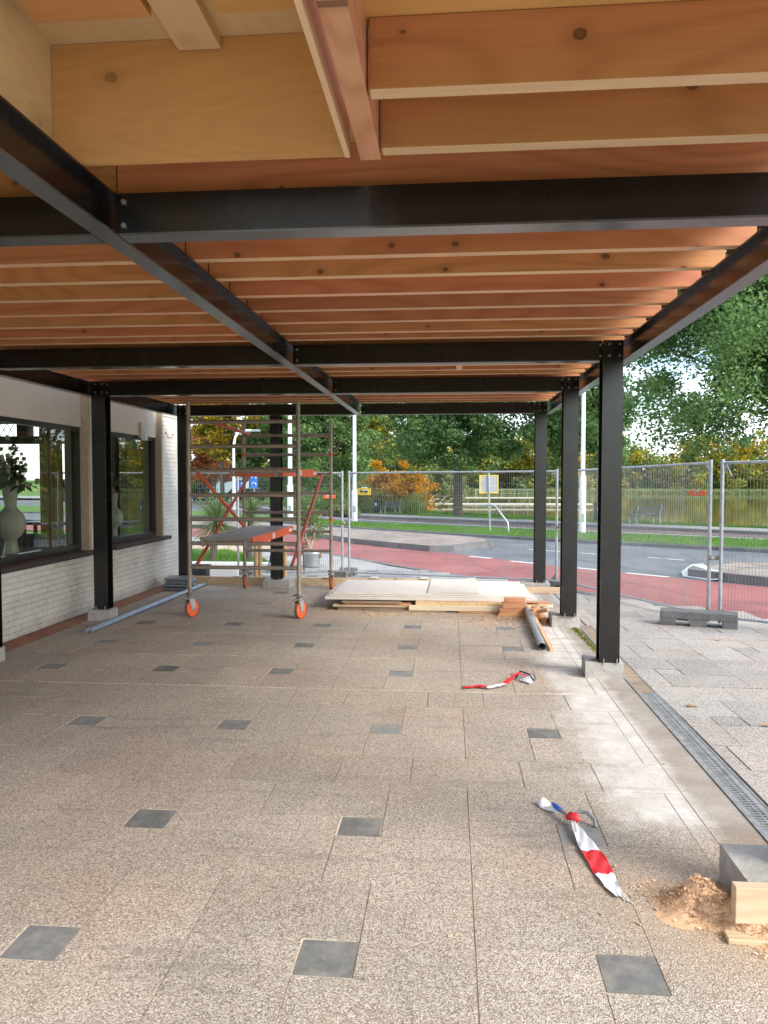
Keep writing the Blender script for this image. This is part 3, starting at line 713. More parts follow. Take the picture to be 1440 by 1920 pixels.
# deck boards above
for i, (y0, y1) in enumerate(((2.72, 3.9), (3.903, 5.1), (5.103, 6.3), (6.303, 7.5), (7.503, 8.7), (8.703, 9.9), (9.903, 11.1))):
    for x0, x1 in ((-4.2, -1.76), (-1.757, .68), (.683, 1.45)):
        b = MB(); b.box(x0, x1, y0, y1, JT+.002, JT+.02); b.build('deck_sheet', 'deck', cp)
for y0, y1 in ((.9, 2.1), (2.103, 2.717)):
    b = MB(); b.box(-.3, 1.45, y0, y1, JT+.002, JT+.02); b.build('deck_sheet', 'ply', cp)
    b = MB(); b.box(-4.2, -1.46, y0, y1, JT+.002, JT+.02); b.build('deck_sheet', 'deck', cp)
# skylight upstand lined with plywood
CT = 3.14
b = MB(); b.box(-1.418, -.372, 2.68, 2.698, ZT+.012, CT); b.build('upstand_panel', 'ply', cp)
b = MB(); b.box(-1.438, -1.42, .9, 2.70, ZT+.004, CT); b.build('upstand_panel', 'plyY', cp)
b = MB(); b.box(-.37, -.352, .9, 2.70, ZT+.010, CT); b.build('upstand_panel', 'plyY', cp)
b = MB(); b.box(-.318, -.245, .9, 2.72, ZT+.006, JT); b.build('trimmer', 'redpineY', cp, bevel=.003)
b = MB(); b.box(-1.45, -.34, .9, 2.71, CT+.002, CT+.02); b.build('upstand_ceiling', 'plyY', cp)
for (x0, x1, y0, y1, h) in ((-1.37, -.98, 2.28, 2.50, .03), (-.76, -.40, 2.28, 2.50, .03), (-.95, -.80, .95, 2.672, .045)):
    b = MB(); b.box(x0, x1, y0, y1, CT-h, CT); b.build('batten', 'ply' if h < .04 else 'plyY', cp, bevel=.002)

# ------------------------------------------------------------------ concrete feet
def foot(x0, x1, y0, y1, h, lab, cat='concrete foot', rot=0):
    b = MB(); b.box(x0, x1, y0, y1, -.002, h, rot); o = b.build('concrete_foot', 'concrete')
    bm = bmesh.new(); bm.from_mesh(o.data); bmesh.ops.subdivide_edges(bm, edges=bm.edges[:], cuts=14, use_grid_fill=True)
    for v in bm.verts:
        q = v.co+o.location; n1 = noise.fractal(q*14, 1, 2, 4); n2 = noise.noise(q*5)
        e = sum(abs(abs(v.co[i]-(h/2 if i == 2 else 0))-(h/2 if i == 2 else (x1-x0)/2 if i == 0 else (y1-y0)/2)) < .004 for i in range(3))
        d = Vector((v.co.x, v.co.y, (v.co.z-h/2)*2)).normalized()
        if v.co.z > .001: v.co += d*(n1*.0022+n2*.0018)-d*(.006*max(0, n1+.35) if e >= 2 else 0)
    bm.to_mesh(o.data); bm.free()
    return tag(o, lab, cat, 'concrete feet under the steel posts')
foot(1.10, 1.40, 6.26, 6.56, .127, 'low concrete foot under the nearest right-hand black post', rot=R(-4))
foot(1.10, 1.40, 8.42, 8.72, .127, 'concrete foot beside the pile of reddish offcuts, second from the near post')
foot(1.02, 1.42, 11.08, 11.4, .127, 'concrete foot under the far right corner post, behind the plywood stack')
foot(-2.76, -2.36, 11.1, 11.42, .127, 'concrete foot under the middle rear post, between two timber boards')
foot(1.075, 1.6, 2.80, 3.12, .15, 'large rough concrete foot at the right edge beside the sawdust heap')
foot(-4.1, -3.84, 8.34, 8.56, .127, 'low concrete foot under the black post between the two shop windows')
foot(-4.08, -3.86, 11.08, 11.32, .127, 'concrete foot under the rear left post at the end of the white wall')
foot(-4.12, -3.94, 6.22, 6.46, .127, 'concrete foot at the left edge of the picture by the wall')
bo = MB(); bo.tube([(1.30, 2.97, .15), (1.30, 2.97, .175), (1.297, 2.972, .185)], .006, 6)
tag(bo.build('anchor_rod', 'bolt'), 'short bent steel anchor rod sticking out of the large near concrete foot', 'anchor rod')

# ------------------------------------------------------------------ rear timber edging
def plank(name, x0, x1, y0, y1, z0, z1, lab, mat='pine', rot=0, grp=None, cat='timber board', bev=.003):
    b = MB(); b.box(x0, x1, y0, y1, z0, z1, rot); return tag(b.build(name, mat, bevel=bev), lab, cat, grp)
plank('edge_board', -4.0, -3.72, 11.47, 11.50, -.0, .125, 'short timber edging board beside the grey stack at the wall end', grp='edging boards at the rear of the terrace')
plank('edge_board', -3.71, -2.77, 11.43, 11.46, -.0, .125, 'timber edging board behind the left half of the scaffold tower', grp='edging boards at the rear of the terrace')
plank('edge_board', -2.355, .42, 11.43, 11.46, -.0, .125, 'long timber edging board running behind the plywood stack', grp='edging boards at the rear of the terrace')
plank('edge_board', .95, 1.56, 10.95, 11.0, .0, .085, 'short thick timber lying in front of the far right corner post', grp='edging boards at the rear of the terrace')
sh = MB()
for x in (-3.3, -1.9, -1.2, -.45, .25): sh.box(x, x+.12, 11.40, 11.52, .1255, .14)
tag(sh.build('wooden_shims', 'palewood'), 'small pale wooden blocks laid along the top of the rear edging boards', 'wooden blocks')

# ------------------------------------------------------------------ shop building
sb = thing('shop_building', 'white painted brick shop with plaster band and dark framed windows', 'building', (-6.5, 7, 0))
WXf, WXr = -4.38, -4.47
b = MB()
b.box(-4.70, WXf, 7.0-5, 9.05, .0, .70); b.box(-4.70, WXf, 9.53, 11.43, 0, .70); b.build('brick_wall', 'wbrick', sb)
for y0, y1 in ((9.053, 9.527), (11.433, 12.15)):
    b = MB(); b.box(-4.70, WXf, y0, y1, 0, 2.78 if y0 < 10 else 2.62); b.build('brick_pilaster', 'wbrick', sb)
b = MB(); b.box(-4.70, WXf+.012, 11.42, 12.165, 2.58, 2.64); b.build('pilaster_cap', 'wbrick', sb)
for a0, a1, a2 in ((8.985, 9.05, 2.78), (11.37, 11.43, 2.62)):
    b = MB(); b.box(WXr-.02, WXf+.003, a0, a1, .70, a2); b.build('window_reveal', 'bbrick', sb)
b = MB(); b.box(-4.66, WXr+.01, 2.0, 8.983, 2.24, 2.95); b.box(-4.66, WXr+.01, 9.53, 11.368, 2.24, 2.95); b.build('plaster_band', 'plaster', sb)
b = MB(); b.box(-4.70, WXf, 2, 12.15, 2.9605, 3.3); b.build('upper_wall', 'plaster', sb)
def window(y0, y1, z0, z1, mull=(), name='window'):
    w = MB(); f = .055; x0, x1 = WXr-.09, WXr-.01
    w.box(x0, x1, y0, y1, z0, z0+.07); w.box(x0, x1, y0, y1, z1-f, z1); w.box(x0, x1, y0, y0+f, z0+.07, z1-f); w.box(x0, x1, y1-f, y1, z0+.07, z1-f)
    for m in mull: w.box(x0, x1, m-.03, m+.03, z0+.07, z1-f)
    fr_ = w.build(name, 'frameblk', sb)
    g = MB(); x = WXr-.055; g.add([(x, y0+f, z0+.07), (x, y1-f, z0+.07), (x, y1-f, z1-f), (x, y0+f, z1-f)], [(0, 1, 2, 3)])
    g.build('pane', 'glass', fr_); return fr_
window(5.6, 8.985, .755, 2.24); window(9.56, 11.37, .755, 2.24)
for y0, y1 in ((5.5, 9.06), (9.54, 11.50)):
    b = MB(); b.box(-4.50, -4.295, y0, y1, .70, .745); s_ = b.build('window_sill', 'sill', sb)
    b = MB(); b.box(-4.2945, -4.285, y0-.002, y1+.002, .695, .747); b.build('sill_nosing', 'sillfront', s_)
# body of the building behind
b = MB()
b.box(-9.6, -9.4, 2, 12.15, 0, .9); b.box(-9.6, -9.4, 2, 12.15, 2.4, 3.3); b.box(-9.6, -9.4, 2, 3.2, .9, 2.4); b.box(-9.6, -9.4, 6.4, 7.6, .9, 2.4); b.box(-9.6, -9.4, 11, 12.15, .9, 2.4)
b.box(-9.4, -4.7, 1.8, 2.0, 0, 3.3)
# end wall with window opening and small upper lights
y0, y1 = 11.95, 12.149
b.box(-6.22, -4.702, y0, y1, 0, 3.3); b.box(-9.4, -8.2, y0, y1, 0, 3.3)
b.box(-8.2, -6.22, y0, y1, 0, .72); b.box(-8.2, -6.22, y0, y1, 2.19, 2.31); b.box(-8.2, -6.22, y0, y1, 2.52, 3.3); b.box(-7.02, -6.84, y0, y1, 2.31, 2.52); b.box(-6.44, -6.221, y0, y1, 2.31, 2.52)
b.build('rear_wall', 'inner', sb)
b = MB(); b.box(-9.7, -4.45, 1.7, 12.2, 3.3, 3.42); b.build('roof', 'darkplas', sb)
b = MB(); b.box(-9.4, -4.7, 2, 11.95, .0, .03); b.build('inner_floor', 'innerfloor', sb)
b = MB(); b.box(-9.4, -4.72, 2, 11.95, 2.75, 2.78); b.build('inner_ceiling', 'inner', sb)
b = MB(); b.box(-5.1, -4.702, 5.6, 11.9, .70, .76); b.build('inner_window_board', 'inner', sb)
# leaded upper light + pane of the end window
b = MB()
for k in range(-8, 12):
    x = -8.2+k*.12
    for s_ in (1, -1):
        p = [(x+s_*t_*.21*.55, 12.05, 2.31+.21*t_) for t_ in (0, 1)]
        if -8.19 < p[0][0] < -7.03 and -8.19 < p[1][0] < -7.03: b.obox(p[0], p[1], .008, .008, (0, 1, 0))
for x in (-7.6,): b.box(x-.025, x+.025, 12.03, 12.07, .72, 2.19)
b.box(-8.2, -6.22, 12.03, 12.07, 1.27, 1.30); b.build('leaded_light', 'frameblk', sb)
# wall lamp above the second window
lm = thing('wall_lamp', 'long white wall lamp box fixed over the farther shop window', 'wall lamp', (-4.43, 10.78, 2.2))
b = MB(); b.box(-4.46, -4.44, 10.70, 10.86, 2.21, 2.42); b.build('back_plate', 'bbrick', lm)
b = MB(); b.box(-4.439, -4.37, 10.745, 10.825, 2.17, 2.45); b.build('lamp_housing', 'white', lm, bevel=.01)
b = MB()
for y, z in ((11.55, 2.33), (11.85, 2.32)): b.lathe([(.001, .0), (.014, .004), (.014, .012), (.001, .014)], (WXf+.001, y, z), 8, 'X')
b.tube([(WXf+.006, 11.55, 2.33), (WXf+.01, 11.6, 2.27), (WXf+.01, 11.8, 2.27), (WXf+.006, 11.85, 2.32)], .003, 5)
tag(b.build('wall_hooks', 'red'), 'two red wall plugs joined by a thin wire on the white brick pier', 'wall hooks')
rs_ = thing('stand_mirror', 'dark round-topped stand seen behind the glass of the nearer window', 'stand', (-5.5, 10.6, .03))
b = MB(); b.lathe([(.001, -.012), (.155, -.012), (.165, 0), (.155, .012), (.001, .012)], (-5.5, 10.6, 1.45), 28, 'Y'); b.build('round_top', 'frameblk', rs_)
b = MB(); b.tube([(-5.5, 10.6, .05), (-5.5, 10.6, 1.3)], .02, 8); b.lathe([(.001, .03), (.2, .03), (.2, .05), (.001, .06)], (-5.5, 10.6, 0), 20); b.build('stand_foot', 'frameblk', rs_)
b = MB(); b.box(-5.9, -5.15, 10.1, 10.45, .98, 1.02)
for x_, y_ in ((-5.87, 10.13), (-5.18, 10.13), (-5.87, 10.42), (-5.18, 10.42)): b.box(x_-.02, x_+.02, y_-.02, y_+.02, .03, .98)
tag(b.build('side_table', 'frameblk'), 'dark narrow table standing inside the shop behind the vase', 'table')
# curtains inside
def curtain(x, y0, y1, lab):
    b = MB(); n = 60; vs = []
    for k in range(n+1):
        y = y0+(y1-y0)*k/n; xx = x+.03*math.sin(k*1.35)+.012*math.sin(k*.4)
        vs += [(xx, y, .8), (xx, y, 2.22)]
    b.add(vs, [(2*k, 2*k+2, 2*k+3, 2*k+1) for k in range(n)], True)
    tag(b.build('curtain', 'curtain'), lab, 'curtain', 'curtains inside the shop windows')
curtain(-4.68, 8.42, 8.93, 'olive brown curtain at the far side of the nearer shop window')
curtain(-4.70, 10.85, 11.33, 'olive brown curtain at the far side of the farther shop window')

# vases with flowers
def vase_things(x, y, z, s=1.0, lab='', blab='', seed=0, palm=True):
    rd = random.Random(seed)
    v = thing('floor_vase', lab, 'vase', (x, y, z), 'cream vases behind the shop windows')
    prof = [(.001, .0), (.085, .0), (.075, .04), (.06, .12), (.055, .17), (.10, .21), (.135, .28), (.14, .34), (.12, .41), (.075, .46), (.055, .49), (.062, .56), (.075, .66), (.078, .70), (.07, .70), (.06, .6)]
    b = MB(); b.lathe([(r*s, h*s) for r, h in prof], (x, y, z), 28); b.build('vase_body', 'vase', v)
    st = MB(); fl = MB(); lv = MB(); top = z+.68*s
    for k in range(46 if palm else 22):
        a = rd.uniform(0, 6.28); r = rd.uniform(.05, .40 if palm else .22)*s; h = rd.uniform(.05, .52 if palm else .34)*s*(1-r/.75)
        tip = (x+r*math.cos(a)*.6, y+r*math.sin(a), top+h)
        st.tube([(x, y, top-.05), (x+.3*r*math.cos(a), y+.4*r*math.sin(a), top+h*.6), tip], .003, 4)
        rr = rd.uniform(.022, .045)*s
        for _ in range(12):
            d = Vector((rd.gauss(0, 1), rd.gauss(0, 1), rd.gauss(0, 1))).normalized(); e = d.orthogonal().normalized()*rr*.6; f_ = d.cross(e)
            c_ = Vector(tip)+d*rr*.6; fl.add([c_-e, c_+f_, c_+e, c_-f_], [(0, 1, 2, 3)])
        for _ in range(5):
            d = Vector((rd.gauss(0, 1), rd.gauss(0, 1), rd.gauss(0, .6))).normalized(); L_ = rd.uniform(.06, .15)*s; q = d.cross(Vector((0, 0, 1))).normalized()*L_*.25
            c_ = Vector((x+.5*r*math.cos(a), y+.7*r*math.sin(a), top+h*rd.uniform(.2, .9)))
            lv.add([c_, c_+d*L_*.5+q, c_+d*L_, c_+d*L_*.5-q], [(0, 1, 2, 3)])
    if palm:
        for dy, dz in ((-.28, .30), (.25, .2), (-.2, .12)):
            p0 = Vector((x, y, top)); p1 = Vector((x, y+dy*s, top+dz*s))
            for k in range(14):
                c_ = p0.lerp(p1, .35+.65*k/13)
                for sg in (1, -1):
                    d = ((p1-p0).normalized()*.6+Vector((0, sg*.3, .6 if sg > 0 else -.5))).normalized(); L_ = .10*s; q = Vector((0, d.z, -d.y))*.006
                    lv.add([c_-q, c_+d*L_, c_+q], [(0, 1, 2)])
    bq = thing('bouquet', blab, 'flowers', (x, y, top), 'flower bouquets behind the shop windows')
    st.build('stems', 'lf_dark', bq); fl.build('petals', M['petal'] if seed % 2 else M['petal2'], bq); lv.build('leaves', 'lf_bright' if seed == 5 else 'lf_green', bq)
M['petal'] = simple('petal_peach', (.85, .50, .38), .7, 0, .35, 9, 0); M['petal2'] = simple('petal_cream', (.85, .74, .50), .7, 0, .4, 9, 0)
vase_things(-4.80, 8.02, .76, 1.12, 'bulbous cream vase with large bouquet behind the nearer window, right one of that window', 'tall bouquet of pale flowers and dark leaves in the right vase of the nearer window', 2)
vase_things(-4.82, 7.50, .76, 1.12, 'cream vase at the left picture edge behind the nearer window', 'bouquet with palm leaves at the left edge of the nearer window', 5)
vase_things(-4.74, 10.46, .76, .95, 'slim cream vase with small bouquet standing alone in the farther window', 'small peach coloured bouquet in the farther shop window', 3, palm=False)

# ------------------------------------------------------------------ things along the wall
for k, (x0, x1, y0, y1, zz) in enumerate(((-4.13, -3.74, 10.72, 11.12, .0), (-4.15, -3.77, 10.74, 11.10, .05), (-4.11, -3.75, 10.73, 11.12, .095), (-4.14, -3.79, 10.76, 11.1, .14))):
    b = MB(); b.box(x0, x1, y0, y1, zz+.003, zz+.042, R(3*k-5))
    tag(b.build('folded_sheet', 'galvdark' if k % 2 else 'greyplas', bevel=.012) if 'greyplas' in M else b.build('folded_sheet', simple('grey_plastic_%d' % k, (.16+.05*(k % 2), .18+.05*(k % 2), .20+.06*(k % 2)), .4), bevel=.012),
        ['lowest', 'second lowest', 'third', 'topmost'][k]+' grey folded sheet in the stack at the end of the white wall', 'folded sheet', 'grey folded sheets stacked by the wall')
for k, dx in enumerate((0, .045)):
    b = MB(); b.tube([(-3.79+dx, 7.66+.03*k, .022), (-3.74+dx, 11.35, .022)], .018, 10)
    tag(b.build('pipe', simple('blue_grey_pipe_%d' % k, (.30, .38, .47), .35, .5)), ['blue grey metal pipe on the floor by the wall, the one nearer the wall', 'blue grey metal pipe on the floor by the wall, the one farther from the wall'][k], 'pipe', 'pair of long pipes by the wall')

# ------------------------------------------------------------------ scaffold tower
sf = thing('scaffold_tower', 'mobile scaffold tower on orange wheels with orange braces and grey deck', 'scaffold tower', (-2.4, 9.9, 0))
FL, FR = -3.03, -1.74
TOPZ = {8.7: 2.50, 11.1: 2.46}
def caster(x, y, ang):
    ca, sa = math.cos(ang), math.sin(ang)
    def rotp(b):
        b.v = [(x+(px-x)*ca-(py-y)*sa, y+(px-x)*sa+(py-y)*ca, pz) for px, py, pz in b.v]; return b
    b = MB(); oy = y+.03
    b.lathe([(.035, -.022), (.088, -.022), (.1, -.016), (.1, .016), (.088, .022), (.035, .022)], (x, oy, .1), 28, 'X')
    w = rotp(b).build('wheel', 'wheel', sf)
    b = MB(); b.lathe([(.001, -.028), (.033, -.028), (.035, -.02), (.035, .02), (.033, .028), (.001, .028)], (x, oy, .1), 16, 'X'); rotp(b).build('wheel_hub', 'galv', w)
    b = MB(); b.lathe([(.1, -.021), (.1035, -.014), (.1035, .014), (.1, .021)], (x, oy, .1), 28, 'X'); rotp(b).build('tyre', simple('tyre_tread', (.30, .13, .08), .8) if 'tread' not in M else 'tread', w)
    b = MB()
    for s_ in (-1, 1): b.add([(x+s_*.031, oy-.03, .09), (x+s_*.031, oy+.03, .09), (x+s_*.031, y+.045, .21), (x+s_*.031, y-.045, .21), (x+s_*.034, oy-.03, .09), (x+s_*.034, oy+.03, .09), (x+s_*.034, y+.045, .21), (x+s_*.034, y-.045, .21)], [(0, 1, 2, 3), (7, 6, 5, 4), (0, 4, 5, 1), (1, 5, 6, 2), (3, 2, 6, 7), (0, 3, 7, 4)])
    b.box(x-.034, x+.034, y-.045, y+.045, .21, .216); rotp(b).build('fork', 'alu', sf)
    b = MB(); b.lathe([(.001, .217), (.045, .217), (.052, .225), (.04, .235), (.028, .24), (.03, .26), (.06, .265), (.062, .275), (.03, .285), (.022, .30), (.022, .36), (.001, .36)], (x, y, 0), 16)
    for a in (0, 2.1, 4.2): b.obox((x, y, .27), (x+.085*math.cos(a+ang), y+.085*math.sin(a+ang), .265), .018, .012)
    b.box(x-.012, x+.012, y-.11, y-.03, .222, .232); rotp(b).build('adjuster', 'galvdark', sf)
    b = MB(); b.tube([(x-.035, y, .40), (x+.035, y, .40)], .005, 6); b.tube([(x, y-.03, .40), (x, y+.03, .40)], .005, 6); b.build('locking_pin', 'galvdark', sf)
M['tread'] = simple('tyre_tread', (.30, .13, .08), .8)
for x, y, a in ((FL, 8.7, -.42), (FR, 8.7, -.40), (FL, 11.1, 0.12), (FR, 11.1, 0.05)): caster(x, y, a)
for y in (8.7, 11.1):
    for x in (FL, FR):
        b = MB(); b.tube([(x, y, .34), (x, y, TOPZ[y])], .0245, 14); b.build('upright', 'tube', sf)
    for k in range(7):
        z = (2.27 if y < 9 else 2.25)-.281*k
        b = MB(); b.tube([(FL+.0245, y, z), (FR-.0245, y, z)], .0235, 12); b.build('rung', 'tube', sf)
    cl = MB()
    for x in (FL, FR):
        cl.tube([(x, y, .995), (x, y, 1.04)], .0275, 12); cl.tube([(x, y, 1.95), (x, y, 1.99)], .0275, 12)
    if y > 9: cl.build('spigot_band', 'orange', sf)
def brace(p, q, mat='orange'):
    b = MB(); b.tube([p, q], .021, 12); o = b.build('brace', mat, sf)
    c_ = MB(); d = (Vector(q)-Vector(p)).normalized()
    for e, s_ in ((Vector(p), 1), (Vector(q), -1)):
        c_.obox(e-d*s_*.05, e+d*s_*.03, .05, .03, (1, 0, 0))
    c_.build('brace_hook', 'galvdark', o)
brace((-2.965, 8.74, 1.72), (-2.99, 11.06, .88)); brace((-2.96, 8.74, .60), (-2.94, 11.06, 1.68), 'redor')
brace((-2.87, 8.74, 2.30), (-2.94, 11.06, 2.27), 'redor'); brace((-1.83, 8.74, .60), (-1.86, 11.06, 1.68), 'redor')
def deckboard(x0, x1, z, lab):
    o_ = MB(); o_.box(x0+.03, x1-.03, 8.72, 11.08, z+.072, z+.088); d = o_.build('deck_board', 'greydeck', sf); d['label'] = lab
    for x in (x0, x1-.028):
        s_ = MB(); s_.box(x, x+.028, 8.76, 11.04, z-.012, z+.086); s_.build('side_rail', 'orange', d)
    for y in (8.725, 11.04): e = MB(); e.box(x0+.03, x1-.03, y, y+.035, z+.02, z+.0715); e.build('end_rail', 'galvdark', d)
    for x in (x0+.04, x1-.08):
        for y in (8.66, 11.1): e = MB(); e.box(x, x+.035, y, y+.05, z-.015, z+.06); e.build('end_hook', 'galvdark', d)
    for a0, a1, a2, a3 in ((9.75, 9.87, .002, .07), (10.75, 10.95, .02, .06)): l = MB(); l.box(x1+.0005, x1+.002, a0, a1, z+a2, z+a3); l.build('sticker', 'white', d)
M['greydeck'] = simple('deck_grey_plywood', (.33, .31, .29), .65, 0, .3, 7, .2)
deckboard(-2.92, -2.29, .845, 'lower grey platform board'); deckboard(-2.56, -1.93, 1.655, 'upper platform board with orange side rails')

# ------------------------------------------------------------------ timber stack
rk = random.Random(11); G = 'boards and sheets stacked on the floor'
k = 0
for (x0, x1, y0, y1, z0, z1, m, lab) in (
    (-1.45, .95, 9.42, 9.52, 0, .045, 'oldwood', 'dark weathered bearer at the bottom front of the timber stack'),
    (-1.40, .9, 10.4, 10.5, 0, .045, 'oldwood', 'weathered bearer at the bottom back of the timber stack'),
    (-1.44, -.42, 9.30, 9.44, .046, .068, 'pine', 'short thin board at the left front of the timber stack, lower one'),
    (-1.30, -.48, 9.33, 9.47, .069, .09, 'redpine', 'short thin board at the left front of the timber stack, upper one'),
    (-.50, .66, 9.24, 9.29, .022, .082, 'palepine', 'pale timber standing on edge before the middle of the stack'),
    (-.42, .62, 9.29, 9.40, .069, .12, 'pineY', 'timber lying just behind the pale front timber'),
    (-1.05, -.05, 9.25, 9.36, .0, .018, 'oldwood', 'thin dark board on the floor at the front left of the stack'),
    (.10, 1.02, 9.20, 9.30, .0, .018, 'redpine', 'thin reddish board on the floor at the front right of the stack'),
    (-1.38, .40, 9.31, 9.42, .0, .040, 'oldwood', 'dark weathered board under the front of the stack'),
    (-1.33, -.60, 9.30, 9.43, .093, .108, 'oldwood', 'grey thin board on top of the short left boards'),
    (-.30, 1.08, 9.34, 9.46, .1205, .1215, 'redpine', 'thin strip peeking out below the lower plywood sheet'),
    (.45, 1.16, 9.28, 9.38, .084, .10, 'pine', 'thin board above the others at the right end of the stack'),
    (.70, 1.25, 9.44, 9.53, .05, .07, 'palepine', 'pale batten sticking out farthest at the right end of the stack'),
    (.64, 1.12, 9.30, 9.40, .046, .075, 'pine', 'thin board at the right front of the timber stack'),
    (.2, 1.2, 9.42, 9.52, .09, .115, 'redpine', 'thin reddish board sticking out at the right of the stack'),
    (-1.35, .95, 9.54, 10.3, .046, .118, 'oldwood', 'layer of dark old boards under the plywood sheets'),
    (-1.55, .92, 9.38, 10.55, .122, .158, 'palewood', 'lower pale plywood sheet of the stack'),
    (-1.50, 1.0, 9.42, 10.62, .160, .178, 'palewood', 'second plywood sheet of the stack'),
    (-1.46, .95, 9.46, 10.70, .180, .198, 'palewood', 'upper pale plywood sheet of the stack'),
    (-.27, .36, 9.47, 10.72, .200, .218, 'palewood', 'small sheet lying on top of the plywood stack')):
    plank('timber_board' if 'sheet' not in lab else 'plywood_sheet', x0, x1, y0, y1, z0, z1, lab, m, rot=R(rk.uniform(-.5, .5))-R(.6), grp=G, cat='board' if 'sheet' not in lab else 'plywood sheet', bev=.002)
for i, (x0, x1, y0, y1, z0, z1) in enumerate(((.58, .89, 9.10, 9.2, 0, .08), (.62, .90, 9.13, 9.21, .082, .15), (.64, .885, 9.14, 9.22, .152, .205), (.56, .86, 9.03, 9.08, 0, .03))):
    plank('wood_block', x0, x1, y0, y1, z0, z1, ['reddish wood block at the bottom of the small pile', 'reddish wood block in the middle of the small pile', 'reddish wood block on top of the small pile', 'low reddish offcut in front of the small block pile'][i], 'redpine', rot=R((2, -3, 1, -2)[i]), grp='reddish wood blocks in front of the stack', cat='wood block')
offs = [(.93, 9.05, .16, .06, .05, 30, .0), (1.0, 9.0, .14, .05, .05, -35, .0), (1.02, 8.85, .12, .05, .06, 15, .0), (1.06, 8.68, .13, .06, .05, 70, .0), (.97, 8.92, .15, .05, .04, 55, .055), (1.04, 8.78, .12, .06, .04, -20, .06), (.98, 8.75, .10, .05, .04, 10, .0), (1.0, 8.98, .10, .05, .04, 80, .055), (.90, 8.93, .09, .04, .03, -60, 0)]
wh = ['nearest the stack', 'second from the stack', 'in the middle of the heap', 'touching the concrete foot', 'leaning across the heap', 'on top of the heap', 'at the heap front', 'tilted at the heap back', 'at the left of the heap']
for i, (x, y, l, w, h, a, z) in enumerate(offs):
    b = MB(); b.obox((x-l/2*math.cos(R(a)), y-l/2*math.sin(R(a)), z+h/2+(.02 if z else 0)), (x+l/2*math.cos(R(a)), y+l/2*math.sin(R(a)), z+h/2+(.055 if z else 0.003)), w, h)
    tag(b.build('wood_offcut', 'redpine', bevel=.002), 'small reddish wood offcut '+wh[i]+' beside the second concrete foot', 'wood offcut', 'heap of reddish wood offcuts')
# plastic pipe and batten
b = MB(); p0, p1 = Vector((.90, 9.12, .075)), Vector((.86, 7.25, .038)); d = (p1-p0).normalized()
b.tube([p0, p1], .036, 18, cap=False); b.tube([p1, p0], .032, 18, cap=False)
b.add([], [])
tag(b.build('drain_pipe', simple('grey_pvc', (.24, .26, .28), .4)), 'grey plastic drain pipe lying on the terrace in front of the offcuts', 'pipe')
b = MB(); b.obox((.93, 9.2, .10), (.945, 7.22, .015), .035, .025); tag(b.build('batten', 'pineY'), 'pale wooden batten lying along the right side of the grey drain pipe', 'batten')
b = MB(); b.obox((.99, 9.1, .06), (.925, 7.9, .012), .02, .02); tag(b.build('batten', 'redpine'), 'thin shorter batten between the drain pipe and the offcuts', 'batten')
# near plank
plank('timber_board', 1.0, 1.75, 2.73, 2.775, .045, .175, 'short upright timber board leaning at the near concrete foot', 'pine', cat='board')
plank('timber_board', .96, 1.6, 2.66, 2.72, .0, .02, 'thin wood strip on the ground by the sawdust', 'pine', cat='board', rot=R(-3))

# ------------------------------------------------------------------ sawdust heap
b = MB(); n = 60; vs = []; hc = []
for j in range(n):
    for i in range(n):
        x = .70+.60*i/(n-1); y = 2.60+.60*j/(n-1)
        u = (x-.93); w_ = (y-2.92)
        a = math.exp(-((u*.75+w_*.65)**2/.014+(u*.65-w_*.75)**2/.0055))*.9
        u2, w2 = x-1.04, y-2.80
        a2 = math.exp(-((u2*.7+w2*.7)**2/.004+(u2*.7-w2*.7)**2/.022))*.8
        a = max(a, a2, .8*(a+a2)); nn_ = noise.fractal(Vector((x*26, y*26, 0)), 1.0, 2.0, 4)
        z = .105*a*(1+.35*nn_)-.006
        vs.append((x, y, z)); hc.append(z)
b.add(vs, [(j*n+i, j*n+i+1, (j+1)*n+i+1, (j+1)*n+i) for j in range(n-1) for i in range(n-1)], True)
def hz(x, y):
    i = int((x-.70)/.60*(n-1)); j = int((y-2.60)/.60*(n-1))
    return hc[j*n+i] if 0 <= i < n and 0 <= j < n else 0
for _ in range(15000):
    x = random.gauss(1.0, .12); y = 2.85-(x-.97)*.75+random.gauss(0, .08); h = max(hz(x, y), .0)
    if h < .004 and random.random() < .55: continue
    L_ = random.uniform(.002, .008)*(1 if random.random() < .96 else 2.6); w_ = L_*random.uniform(.2, .6); a = random.uniform(0, 6.28)
    d = Vector((math.cos(a), math.sin(a), random.uniform(-.5, .6)))*L_; q = Vector((-math.sin(a), math.cos(a), random.uniform(-.5, .5)))*w_*.5; p = Vector((x, y, h+.002+random.uniform(0, .003)))
    b.add([p-q, p+d*.5-q+Vector((0, 0, w_*.4)), p+d-q, p+d+q, p+d*.5+q+Vector((0, 0, w_*.4)), p+q], [(0, 1, 4, 5), (1, 2, 3, 4)])
t = MT('sawdust'); g = t.N('ShaderNodeNewGeometry')
c = t.ramp(t.math('ADD', t.math('MULTIPLY', g.outputs['Random Per Island'], .7), t.math('MULTIPLY', t.noise(t.co, 30, 4, .7), .4)), [(.1, (.42, .22, .11)), (.5, (.62, .37, .20)), (.95, (.84, .60, .38))])
t.col(c); t.set(rough=.9); t.bump(t.noise(t.co, 220, 4, .8), .35, .003)
tag(b.build('sawdust', t.m), 'heap of fine orange sawdust and shavings beside the near concrete foot', 'sawdust', kind='stuff')

